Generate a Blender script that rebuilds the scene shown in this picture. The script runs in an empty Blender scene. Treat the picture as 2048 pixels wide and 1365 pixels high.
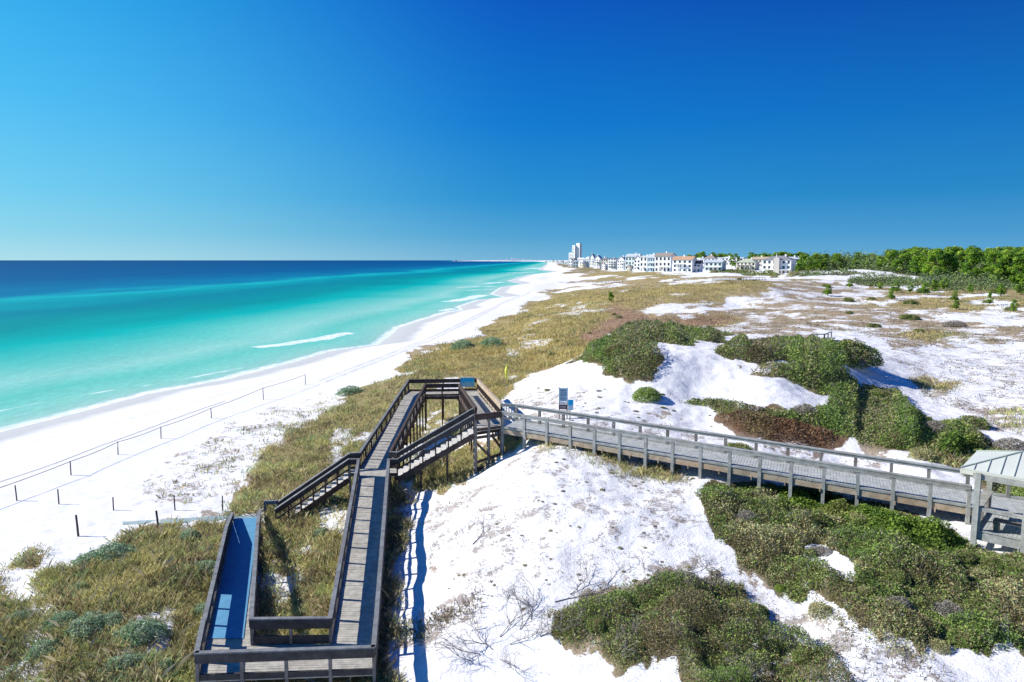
import bpy, math, random
import numpy as np
random.seed(7); RNG = np.random.default_rng(11)
scene = bpy.context.scene
COL = scene.collection
R = math.radians

# ------------------------------------------------------------------ camera
FPX = 1384.0; PITCH = math.atan((682.5-521)/FPX); CAMZ = 16.0
cam = bpy.data.cameras.new("camera"); camo = bpy.data.objects.new("camera", cam)
COL.objects.link(camo); scene.camera = camo
cam.sensor_width = 36.0; cam.lens = FPX/2048*36.0
camo.location = (0, 0, CAMZ); camo.rotation_euler = (math.pi/2-PITCH, 0, 0)
cam.clip_start = 0.5; cam.clip_end = 200000

# ------------------------------------------------------------------ sky and sun
SUN_EL = R(34); SH = (0.985, -0.12)           # horizontal direction in which shadows fall
world = bpy.data.worlds.new("World"); scene.world = world; world.use_nodes = True
nt = world.node_tree; bg = nt.nodes["Background"]
sky = nt.nodes.new("ShaderNodeTexSky"); sky.sky_type = 'NISHITA'; sky.sun_disc = False
sky.sun_elevation = SUN_EL; sky.sun_rotation = math.atan2(-SH[0], -SH[1])
sky.altitude = 0; sky.air_density = 1.0; sky.dust_density = 0.3; sky.ozone_density = 3.0
# the clear winter sky: sky texture blended with the direction-dependent blue measured against the sun's side
tc = nt.nodes.new("ShaderNodeTexCoord"); sep = nt.nodes.new("ShaderNodeSeparateXYZ"); nt.links.new(tc.outputs['Generated'], sep.inputs[0])
def _lin(c): return tuple((x/255/12.92) if x/255 <= .04045 else ((x/255+.055)/1.055)**2.4 for x in c)+(1,)
def _ramp(stops):
    r = nt.nodes.new("ShaderNodeValToRGB"); e = r.color_ramp.elements
    while len(e) < len(stops): e.new(.5)
    for i, (p, c) in enumerate(stops): e[i].position = p; e[i].color = _lin(c)
    nt.links.new(sep.outputs[2], r.inputs[0]); return r
SKY_SUN = _ramp([(0, (178, 228, 240)), (.035, (145, 218, 240)), (.085, (118, 212, 246)), (.185, (82, 198, 250)), (.335, (40, 178, 244)), (1, (10, 110, 210))])
SKY_MID = _ramp([(0, (118, 182, 218)), (.035, (76, 164, 214)), (.085, (34, 146, 212)), (.185, (0, 124, 212)), (.335, (0, 92, 198)), (1, (0, 64, 165))])
SKY_ANTI = _ramp([(0, (96, 168, 212)), (.035, (66, 152, 208)), (.085, (28, 134, 200)), (.185, (2, 110, 194)), (.335, (2, 68, 165)), (1, (0, 52, 145))])
dt = nt.nodes.new("ShaderNodeVectorMath"); dt.operation = 'DOT_PRODUCT'; nt.links.new(tc.outputs['Generated'], dt.inputs[0]); dt.inputs[1].default_value = (-SH[0], -SH[1], 0)
def _mr(a, b):
    m = nt.nodes.new("ShaderNodeMapRange"); m.interpolation_type = 'SMOOTHSTEP'; nt.links.new(dt.outputs['Value'], m.inputs[0])
    m.inputs[1].default_value = a; m.inputs[2].default_value = b; return m
def _mx(f, a, b):
    m = nt.nodes.new("ShaderNodeMix"); m.data_type = 'RGBA'
    if hasattr(f, 'links'): nt.links.new(f, m.inputs[0])
    else: m.inputs[0].default_value = f
    nt.links.new(a, m.inputs[6]); nt.links.new(b, m.inputs[7]); return m.outputs[2]
g = _mx(_mr(.06, .84).outputs[0], SKY_MID.outputs[0], SKY_SUN.outputs[0])
g = _mx(_mr(.36, -.62).outputs[0], g, SKY_ANTI.outputs[0])
mul = nt.nodes.new("ShaderNodeVectorMath"); mul.operation = 'SCALE'; nt.links.new(g, mul.inputs[0]); mul.inputs[3].default_value = 6.3
fin = _mx(.02, mul.outputs[0], sky.outputs[0])
nt.links.new(fin, bg.inputs[0]); bg.inputs[1].default_value = 0.10
sl = bpy.data.lights.new("sun", 'SUN'); sl.energy = 4.6; sl.angle = R(0.5); sl.color = (1.0, 0.95, 0.88)
so = bpy.data.objects.new("sun", sl); COL.objects.link(so)
so.rotation_euler = (0, math.pi/2-SUN_EL, math.atan2(-SH[1], -SH[0]))
so.location = (-50, 0, 60)
scene.view_settings.view_transform = 'Standard'; scene.view_settings.look = 'None'
scene.view_settings.exposure = 0.65; scene.view_settings.gamma = 1.0
scene.render.engine = 'CYCLES'
scene.cycles.max_bounces = 5; scene.cycles.diffuse_bounces = 3; scene.cycles.glossy_bounces = 2

# ------------------------------------------------------------------ helpers
def at(u, v, z):
    dx = (u-1024)/FPX; dv = -(v-682.5)/FPX
    d = (dx, math.cos(PITCH)+dv*math.sin(PITCH), -math.sin(PITCH)+dv*math.cos(PITCH))
    t = (z-CAMZ)/d[2]
    return np.array((d[0]*t, d[1]*t, z))
def proj(x, y, z):
    h = CAMZ-z; zc = y*math.cos(PITCH)+h*math.sin(PITCH)
    return 1024+FPX*x/zc, 682.5+FPX*(h*math.cos(PITCH)-y*math.sin(PITCH))/zc
def srgb(r, g, b):
    f = lambda c: (c/255/12.92) if c/255 <= .04045 else ((c/255+.055)/1.055)**2.4
    return (f(r), f(g), f(b))

def hash2(i, j, s):
    n = (i.astype(np.int64)*374761393 + j.astype(np.int64)*668265263 + s*1442695041) & 0xffffffff
    n = ((n ^ (n >> 13))*1274126177) & 0xffffffff
    return ((n ^ (n >> 16)) & 0xffff)/65535.0
def vnoise(x, y, s=0):
    xi = np.floor(x); yi = np.floor(y); fx = x-xi; fy = y-yi
    fx = fx*fx*(3-2*fx); fy = fy*fy*(3-2*fy)
    a = hash2(xi, yi, s); b = hash2(xi+1, yi, s); c = hash2(xi, yi+1, s); d = hash2(xi+1, yi+1, s)
    return (a*(1-fx)+b*fx)*(1-fy)+(c*(1-fx)+d*fx)*fy
def fbm(x, y, s=0, o=4):
    r = 0; amp = .5; t = 0
    for k in range(o):
        r = r+amp*vnoise(x, y, s+k*17); t += amp; x = x*2.03+5.1; y = y*2.03+1.7; amp *= .55
    return r/t
def sstep(x, a, b):
    t = np.clip((x-a)/(b-a), 0, 1); return t*t*(3-2*t)

# ------------------------------------------------------------------ tagging
def tag(o, label=None, cat=None, group=None, kind=None):
    if label: o['label'] = label
    if cat: o['category'] = cat
    if group: o['group'] = group
    if kind: o['kind'] = kind
    return o
def empty(name, loc=(0, 0, 0), rz=0):
    o = bpy.data.objects.new(name, None); COL.objects.link(o)
    o.location = loc; o.rotation_euler = (0, 0, rz); o.empty_display_size = .3
    return o
def kids(o): return [c for c in list(COL.objects) if c.parent is o]
class MB:
    def __init__(s): s.v = []; s.f = []
    def poly(s, pts): 
        n = len(s.v); s.v += [tuple(p) for p in pts]; s.f.append(tuple(range(n, n+len(pts))))
    def hexa(s, c):           # 8 corners: 0-3 bottom loop, 4-7 top loop
        n = len(s.v); s.v += [tuple(map(float, p)) for p in c]
        for q in ((0, 3, 2, 1), (4, 5, 6, 7), (0, 1, 5, 4), (1, 2, 6, 5), (2, 3, 7, 6), (3, 0, 4, 7)):
            s.f.append(tuple(n+i for i in q))
    def box(s, x0, x1, y0, y1, z0, z1):
        s.hexa([(x0, y0, z0), (x1, y0, z0), (x1, y1, z0), (x0, y1, z0), (x0, y0, z1), (x1, y0, z1), (x1, y1, z1), (x0, y1, z1)])
    def beam(s, p, q, w, h, ext=0):
        p = np.array(p, float); q = np.array(q, float); d = q-p; L = np.linalg.norm(d); d = d/L
        p = p-d*ext; q = q+d*ext
        sd = np.cross(d, (0, 0, 1)); n = np.linalg.norm(sd)
        sd = np.array((1., 0, 0)) if n < 1e-4 else sd/n
        up = np.cross(sd, d); a = sd*w/2; b = up*h/2
        s.hexa([p-a-b, p+a-b, q+a-b, q-a-b, p-a+b, p+a+b, q+a+b, q-a+b])
    def post(s, x, y, z0, z1, w, yaw=0):
        c, n = math.cos(yaw)*w/2, math.sin(yaw)*w/2
        k = [(x-c+n, y-n-c), (x+c+n, y+n-c), (x+c-n, y+n+c), (x-c-n, y-n+c)]
        s.hexa([(a, b, z0) for a, b in k]+[(a, b, z1) for a, b in k])
    def tube(s, pts, rad, n=5):
        pts = [np.array(p, float) for p in pts]; base = len(s.v)
        for i, p in enumerate(pts):
            d = pts[min(i+1, len(pts)-1)]-pts[max(i-1, 0)]; d = d/(np.linalg.norm(d)+1e-9)
            a = np.cross(d, (0, 0, 1)); 
            if np.linalg.norm(a) < .05: a = np.cross(d, (0, 1, 0))
            a = a/np.linalg.norm(a); b = np.cross(d, a); r = rad[i] if hasattr(rad, '__len__') else rad
            for k in range(n):
                t = 2*math.pi*k/n; s.v.append(tuple(p+a*math.cos(t)*r+b*math.sin(t)*r))
        for i in range(len(pts)-1):
            for k in range(n):
                a = base+i*n+k; b = base+i*n+(k+1) % n
                s.f.append((a, b, b+n, a+n))
        s.f.append(tuple(base+k for k in range(n))[::-1]); e = base+(len(pts)-1)*n
        s.f.append(tuple(e+k for k in range(n)))
    def build(s, name, m, parent=None, smooth=False):
        me = bpy.data.meshes.new(name); me.from_pydata(s.v, [], s.f); me.materials.append(m)
        if smooth: me.polygons.foreach_set('use_smooth', [True]*len(me.polygons))
        me.update(); o = bpy.data.objects.new(name, me); COL.objects.link(o)
        if parent is not None:
            o.parent = parent
            # geometry is written in world space: undo the parent's placement
            o.matrix_parent_inverse = parent.matrix_basis.inverted() if s_world else o.matrix_parent_inverse
        return o
s_world = True
def fastmesh(name, V, nper, col=None, mat=None, parent=None):
    me = bpy.data.meshes.new(name); nv = len(V); nf = nv//nper
    me.vertices.add(nv); me.vertices.foreach_set('co', np.ascontiguousarray(V, np.float32).ravel())
    me.loops.add(nv); me.loops.foreach_set('vertex_index', np.arange(nv, dtype=np.int32))
    me.polygons.add(nf); me.polygons.foreach_set('loop_start', np.arange(0, nv, nper, dtype=np.int32))
    me.polygons.foreach_set('loop_total', np.full(nf, nper, np.int32))
    if col is not None:
        at_ = me.color_attributes.new('Col', 'FLOAT_COLOR', 'POINT')
        c = np.ones((nv, 4), np.float32); c[:, :3] = col; at_.data.foreach_set('color', c.ravel())
    me.update(calc_edges=True); 
    if mat: me.materials.append(mat)
    o = bpy.data.objects.new(name, me); COL.objects.link(o)
    if parent is not None: o.parent = parent
    return o
def gridmesh(name, X, Y, Z, attrs, cols, mat):
    nr, nc = X.shape; V = np.stack([X, Y, Z], -1).reshape(-1, 3)
    idx = np.arange(nr*nc, dtype=np.int32).reshape(nr, nc)
    q = np.stack([idx[:-1, :-1], idx[:-1, 1:], idx[1:, 1:], idx[1:, :-1]], -1).reshape(-1, 4)
    me = bpy.data.meshes.new(name); me.vertices.add(len(V)); me.vertices.foreach_set('co', V.astype(np.float32).ravel())
    me.loops.add(q.size); me.loops.foreach_set('vertex_index', q.ravel())
    me.polygons.add(len(q)); me.polygons.foreach_set('loop_start', np.arange(0, q.size, 4, dtype=np.int32))
    me.polygons.foreach_set('loop_total', np.full(len(q), 4, np.int32))
    me.polygons.foreach_set('use_smooth', np.ones(len(q), bool))
    for k, a in attrs.items():
        t = me.attributes.new(k, 'FLOAT', 'POINT'); t.data.foreach_set('value', a.astype(np.float32).ravel())
    for k, a in cols.items():
        t = me.color_attributes.new(k, 'FLOAT_COLOR', 'POINT'); c = np.ones((len(V), 4), np.float32)
        c[:, :3] = a.reshape(-1, 3); t.data.foreach_set('color', c.ravel())
    me.update(calc_edges=True); me.materials.append(mat)
    o = bpy.data.objects.new(name, me); COL.objects.link(o); return o

# ------------------------------------------------------------------ materials
class NT:
    def __init__(s, name):
        s.m = bpy.data.materials.new(name); s.m.use_nodes = True; s.t = s.m.node_tree
        s.p = s.t.nodes['Principled BSDF']
    def n(s, typ, **kw):
        x = s.t.nodes.new(typ)
        for k, v in kw.items():
            if k.startswith('i_'): x.inputs[k[2:].replace('_', ' ')].default_value = v
            else: setattr(x, k, v)
        return x
    def l(s, a, b): s.t.links.new(a, b)
    def noise(s, scale, detail=4, rough=.55, vec=None):
        x = s.n('ShaderNodeTexNoise'); x.inputs['Scale'].default_value = scale
        x.inputs['Detail'].default_value = detail; x.inputs['Roughness'].default_value = rough
        if vec is not None: s.l(vec, x.inputs['Vector'])
        return x
    def ramp(s, fac, stops, interp='LINEAR'):
        x = s.n('ShaderNodeValToRGB'); x.color_ramp.interpolation = interp; e = x.color_ramp.elements
        while len(e) < len(stops): e.new(.5)
        for i, (p, c) in enumerate(stops):
            e[i].position = p; e[i].color = (c[0], c[1], c[2], 1) if hasattr(c, '__len__') else (c, c, c, 1)
        s.l(fac, x.inputs[0]); return x
    def math(s, op, a, b=None, c=None, clamp=False):
        x = s.n('ShaderNodeMath', operation=op); x.use_clamp = clamp
        for i, q in enumerate((a, b, c)):
            if q is None: continue
            if hasattr(q, 'links'): s.l(q, x.inputs[i])
            else: x.inputs[i].default_value = q
        return x.outputs[0]
    def mix(s, f, a, b, typ='MIX'):
        x = s.n('ShaderNodeMix', data_type='RGBA', blend_type=typ)
        for i, q in ((0, f), (6, a), (7, b)):
            if hasattr(q, 'links'): s.l(q, x.inputs[i])
            else: x.inputs[i].default_value = q if i == 0 else (q[0], q[1], q[2], 1)
        return x.outputs[2]
    def bump(s, h, strength, dist):
        x = s.n('ShaderNodeBump'); x.inputs['Strength'].default_value = strength
        x.inputs['Distance'].default_value = dist; s.l(h, x.inputs['Height']); s.l(x.outputs[0], s.p.inputs['Normal'])
        return x
    def coords(s):
        return s.n('ShaderNodeTexCoord').outputs['Object']
    def set(s, base=None, rough=.8, spec=.2):
        if base is not None:
            if hasattr(base, 'links'): s.l(base, s.p.inputs['Base Color'])
            else: s.p.inputs['Base Color'].default_value = (*base, 1)
        s.p.inputs['Roughness'].default_value = rough; s.p.inputs['Specular IOR Level'].default_value = spec
        return s.m

def wood(name, c, var=.35, warm=(.30, .2, .12), wf=.25):
    w = NT(name); co = w.coords()
    mp = w.n('ShaderNodeMapping'); mp.inputs['Scale'].default_value = (1, 1, 1); w.l(co, mp.inputs[0])
    a = w.noise(3.2, 5, .6, mp.outputs[0]); b = w.noise(26, 3, .6, mp.outputs[0]); g = w.noise(.5, 3, .5, mp.outputs[0])
    lo = tuple(x*(1-var) for x in c); hi = tuple(min(1, x*(1+var)) for x in c)
    r = w.ramp(a.outputs[0], [(.3, lo), (.7, hi)])
    r2 = w.ramp(b.outputs[0], [(.3, .72), (.65, 1.1)])
    m = w.mix(1.0, r.outputs[0], r2.outputs[0], 'MULTIPLY')
    wm = w.ramp(g.outputs[0], [(.5, 0.0), (.72, wf)])
    m = w.mix(wm.outputs[0], m, warm)
    w.bump(b.outputs[0], .35, .01)
    return w.set(m, .85, .15)
M = {}
M['wood'] = wood('weathered_wood', (.21, .20, .185), .35, (.16, .10, .06), .3)
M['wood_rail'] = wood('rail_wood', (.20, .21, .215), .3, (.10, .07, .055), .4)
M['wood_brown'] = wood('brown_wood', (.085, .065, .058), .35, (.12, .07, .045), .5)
M['wood_shaded'] = wood('shaded_wood', (.072, .068, .066), .35, (.06, .045, .035), .4)  # rail wood with the shade of the board faces put into its colour
M['wood_pale'] = wood('pale_wood', (.34, .35, .33), .28, (.24, .19, .13), .3)
M['wood_tan'] = wood('tan_wood', (.42, .34, .25), .3, (.40, .22, .12), .5)
M['tread'] = wood('tread_wood', (.62, .60, .55), .2, (.5, .45, .36), .2)
M['deck'] = wood('deck_wood', (.44, .42, .36), .28, (.22, .19, .15), .3)
M['deck_pale'] = wood('deck_pale_wood', (.43, .45, .43), .22, (.3, .29, .26), .3)

def plain(name, c, rough=.7, spec=.25, nz=.12, scale=2.0, metal=0):
    w = NT(name); a = w.noise(scale, 4, .6, w.coords())
    r = w.ramp(a.outputs[0], [(.3, tuple(x*(1-nz) for x in c)), (.7, tuple(min(1, x*(1+nz)) for x in c))])
    w.p.inputs['Metallic'].default_value = metal
    return w.set(r.outputs[0], rough, spec)
M['mat_blue'] = plain('blue_matting', srgb(92, 146, 178), .8, .1, .12, 3)
M['mat_pale'] = plain('pale_matting', srgb(150, 168, 168), .8, .1, .12, 3)
def leafmat(name, rough=.7, sheen=0):
    w = NT(name); a = w.n('ShaderNodeAttribute', attribute_name='Col')
    n = w.noise(.6, 3, .6, w.coords()); r = w.ramp(n.outputs[0], [(.3, .8), (.7, 1.2)])
    m = w.mix(1.0, a.outputs['Color'], r.outputs[0], 'MULTIPLY')
    w.set(m, rough, .12)
    tr = w.n('ShaderNodeBsdfTranslucent'); w.l(m, tr.inputs[0])
    ms = w.n('ShaderNodeMixShader'); ms.inputs[0].default_value = .25
    w.l(w.p.outputs[0], ms.inputs[1]); w.l(tr.outputs[0], ms.inputs[2])
    w.l(ms.outputs[0], w.t.nodes['Material Output'].inputs[0])
    return w.m
M['leaf'] = leafmat('foliage'); M['blade'] = leafmat('grass_blades')

# ------------------------------------------------------------------ terrain heights
SHORE = np.array([(-75, -120), (-60, -40), (-53, 20), (-50, 45), (-47.95, 63.4), (-45.9, 71.3), (-43.7, 82.2), (-38.7, 92), (-34.5, 108),
    (-32, 122), (-25.5, 131), (-26.0, 150), (-26.9, 165), (-24, 188), (-19.5, 215), (-15.5, 224), (-18, 240), (-13, 282), (-2, 300), (-9, 330), (-5.7, 413), (8, 470), (-2, 540),
    (20, 772), (60, 960), (45, 1150), (70, 1601), (163, 3204), (330, 6000), (300, 9000), (-300, 11500), (-1150, 13000), (-4500, 110000)], float)
def shore_d(x, y):
    sh = x.shape; x = x.ravel(); y = y.ravel(); best = np.full(x.shape, 1e18); sg = np.ones(x.shape)
    for (ax, ay), (bx, by) in zip(SHORE[:-1], SHORE[1:]):
        dx, dy = bx-ax, by-ay; L2 = dx*dx+dy*dy
        t = np.clip(((x-ax)*dx+(y-ay)*dy)/L2, 0, 1)
        d2 = (x-ax-t*dx)**2+(y-ay-t*dy)**2; m = d2 < best
        best = np.where(m, d2, best); cr = dx*(y-ay)-dy*(x-ax); sg = np.where(m, np.where(cr > 0, -1, 1), sg)
    return (np.sqrt(best)*sg).reshape(sh)

CTRL = [(100,1000,1.5),(300,900,1.4),(500,820,1.4),(700,760,1.5),(900,680,1.6),(1050,620,1.7),(1140,570,1.8),
 (200,1080,1.9),(50,1150,2.0),(0,1300,2.2),(300,1200,2.5),(150,1350,2.4),(400,1100,2.2),(560,960,2.2),(480,1020,1.9),(600,880,2.1),
 (700,820,2.4),(760,780,2.6),(850,740,3.0),(870,860,2.8),(700,1050,2.6),(590,1200,2.1),(590,1100,2.1),(420,1365,2.1),(560,1365,2.1),(450,1200,2.0),
 (720,1150,2.3),(745,1365,2.2),(800,1200,2.7),(840,1100,3.1),(850,1010,3.6),(800,980,2.6),(850,900,2.9),(950,932,4.2),(900,960,3.6),(1000,900,5.0),
 (1080,893,5.85),(1150,905,5.85),(1300,948,5.3),(1420,966,5.2),(1250,1050,5.0),(1400,1150,4.6),(1000,1100,4.2),(1000,1250,3.4),
 (900,1300,2.9),(1100,1340,3.2),(1200,1200,4.0),(1400,1300,4.2),(1600,1250,4.3),(1300,1365,3.8),(1700,1200,4.8),(1600,1050,4.7),
 (1700,1010,4.8),(1800,1040,4.9),(1950,1085,4.9),(2040,1110,4.9),(1900,1250,4.7),(2000,1350,4.5),
 (1100,825,5.9),(1050,800,5.4),(1000,780,4.2),(960,790,3.4),(1200,855,5.9),(1400,885,5.4),(1600,910,5.0),(1750,925,5.0),(1900,950,4.9),(2040,1000,4.9),
 (1160,727,7.0),(1100,737,4.6),(1050,700,4.0),(1000,720,3.6),(950,700,3.4),(1180,690,5.6),(1240,765,7.0),(1295,800,6.5),(1240,692,8.0),
 (1350,720,8.2),(1330,690,8.7),(1450,740,7.6),(1550,780,7),(1640,800,6.4),(1400,800,6.2),(1500,860,5.7),(1700,870,5.5),(1850,890,5.5),
 (1450,686,7.2),(1560,694,7.3),(1700,730,7.4),(1730,765,6.3),(1800,785,5.6),(1850,750,5.4),(1950,780,5.2),(2040,800,5.2),(1900,850,5.0),(2040,880,5),
 (1200,640,4.8),(1150,600,4.4),(1100,640,4.4),(1250,585,5.2),(1350,650,5.8),(1400,662,6.6),(1400,622,5.4),(1480,608,5.2),(1500,574,8.6),(1400,562,7.2),
 (1600,600,6),(1700,640,5.5),(1600,650,5.8),(1800,640,5),(2000,640,5),(1800,600,5.5),(2000,600,5.5),(1700,580,6),(1300,548,7.2),(1370,548,7.4),
 (1450,548,8.0),(1560,553,7.2),(1640,547,9.4),(1200,540,6),(1250,545,6.5),(1160,545,3),(1700,566,6.8),(2040,578,6)]
CP = np.array([at(*c) for c in CTRL])
def pc(x, y): return np.stack([x/(y+8)*2.2, np.log(y+8)], -1)
def tps(r2): return np.where(r2 > 1e-12, r2*np.log(r2+1e-12), 0)
_C = pc(CP[:, 0], CP[:, 1]); _n = len(_C)
_K = tps(((_C[:, None]-_C[None])**2).sum(-1))+np.eye(_n)*2e-3
_P = np.concatenate([np.ones((_n, 1)), _C], 1)
_A = np.block([[_K, _P], [_P.T, np.zeros((3, 3))]])
_W = np.linalg.solve(_A, np.concatenate([CP[:, 2], np.zeros(3)]))
def rbf(q):
    out = np.empty(len(q))
    for i in range(0, len(q), 20000):
        s = q[i:i+20000]; k = tps(((s[:, None]-_C[None])**2).sum(-1))
        out[i:i+20000] = k@_W[:_n]+_W[_n]+s@_W[_n+1:]
    return out
# fan-shaped sheet: columns a = x/(y+8), rows b = ln(y+8)
A0, A1, NA = -1.15, 1.15, 1000
aC = np.linspace(A0, A1, NA)
bR = np.concatenate([np.linspace(math.log(3), math.log(22), 60, endpoint=False), np.linspace(math.log(22), math.log(120), 420, endpoint=False),
                     np.linspace(math.log(120), math.log(900), 330, endpoint=False), np.linspace(math.log(900), math.log(90000), 110)])
ca = np.linspace(A0, A1, 150); cb = np.linspace(bR[0], bR[-1], 260)
_q = np.stack(np.meshgrid(np.clip(ca*2.2, _C[:, 0].min()-.1, _C[:, 0].max()+.1), np.clip(cb, math.log(26), math.log(560))), -1).reshape(-1, 2)
ZC = rbf(_q).reshape(len(cb), len(ca))
def bil(G, fa, fb):
    fa = np.clip(fa, 0, G.shape[1]-1.001); fb = np.clip(fb, 0, G.shape[0]-1.001)
    i = fa.astype(int); j = fb.astype(int); u = fa-i; v = fb-j
    return (G[j, i]*(1-u)+G[j, i+1]*u)*(1-v)+(G[j+1, i]*(1-u)+G[j+1, i+1]*u)*v
def base_h(x, y):
    yy = np.maximum(y, -5); a = x/(yy+8); b = np.log(yy+8)
    z = bil(ZC, (a-A0)/(A1-A0)*(len(ca)-1), (b-cb[0])/(cb[-1]-cb[0])*(len(cb)-1))
    z = np.clip(z, 1.2, 11)
    dist = np.hypot(x, y)
    und = (fbm(x/14, y/14, 3, 3)-.5)*1.0*sstep(z, 2.2, 4)+(fbm(x/3.1, y/3.1, 5, 3)-.5)*.60*sstep(z, 1.9, 3)
    und = und+(fbm(x/45, y/45, 9, 3)-.5)*2.2*sstep(dist, 90, 200)*sstep(z, 2.5, 4.5)
    z = z+und*.8+(fbm(x/.8, y/.8, 8, 2)-.5)*.13
    z = np.where(y > 600, z+(5-z)*sstep(y, 600, 1100), z)
    d = shore_d(x, y)
    bz = np.where(d < 0, np.maximum(d*.07, -4), 1.5*(1-np.exp(-np.maximum(d, 0)/9))+.012*d)
    bz = bz+(fbm(x/5, y/5, 21, 3)-.5)*.08*(d > 1)
    w = sstep(d+(fbm(x/18, y/18, 31, 3)-.5)*10, 17, 32)
    return bz*(1-w)+z*w, d
BB, AA = np.meshgrid(bR, aC, indexing='ij'); TY = np.exp(BB)-8; TX = AA*(TY+8)
TZ, TD = base_h(TX, TY)
# sand kept clear under the ramp that runs down to the beach
_c = np.array([at(398, 1330, 2.8)[:2], at(455, 1030, 1.9)[:2], at(530, 1028, 1.9)[:2], at(508, 1260, 2.8)[:2]])
_cx, _cy = TX.ravel(), TY.ravel(); _in = np.ones(len(_cx), bool)
for _i in range(4):
    _p, _q = _c[_i], _c[(_i+1) % 4]; _in &= ((_q[0]-_p[0])*(_cy-_p[1])-(_q[1]-_p[1])*(_cx-_p[0])) < 0
TZ = np.where(_in.reshape(TZ.shape), np.minimum(TZ, 1.72), TZ)
_bi = np.arange(len(bR))
def ground(x, y):
    x = np.asarray(x, float); y = np.asarray(y, float)
    yy = np.maximum(y, -4.9); return bil(TZ, (x/(yy+8)-A0)/(A1-A0)*(NA-1), np.interp(np.log(yy+8), bR, _bi))
def g1(x, y): return float(ground(np.array([x]), np.array([y]))[0])
def hit(u, v):
    """ground point seen at a pixel of the photograph"""
    lo = None
    d = at(u, max(v, 522.5), 0.0) - np.array((0, 0, CAMZ)); d = d/d[1]
    ys = np.exp(np.linspace(math.log(12), math.log(3000), 700)); xs = d[0]*ys; zs = CAMZ+d[2]*ys
    g = ground(xs, ys); k = np.argmax(zs < g)
    if zs[k] >= g[k]: k = len(ys)-1
    a, b = ys[max(k-1, 0)], ys[k]
    for _ in range(18):
        m = (a+b)/2
        if CAMZ+d[2]*m < g1(d[0]*m, m): b = m
        else: a = m
    return d[0]*b, b
def S(x, y):   # plane in which straight edges stay straight; unit is about one photo pixel
    return np.stack([FPX*x/(y+8), FPX*10/(y+8)], -1)
def inpoly(P, poly):
    x, y = P[:, 0], P[:, 1]; r = np.zeros(len(P), bool); n = len(poly)
    for i in range(n):
        x1, y1 = poly[i]; x2, y2 = poly[(i+1) % n]
        if y1 == y2: continue
        c = ((y1 > y) != (y2 > y)) & (x < (x2-x1)*(y-y1)/(y2-y1)+x1); r ^= c
    return r
def edged(P, poly):
    best = np.full(len(P), 1e18); n = len(poly)
    for i in range(n):
        a = poly[i]; b = poly[(i+1) % n]; d = b-a; L = (d@d)+1e-9
        t = np.clip(((P-a)@d)/L, 0, 1); best = np.minimum(best, ((P-a-t[:, None]*d)**2).sum(1))
    return np.sqrt(best)

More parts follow.
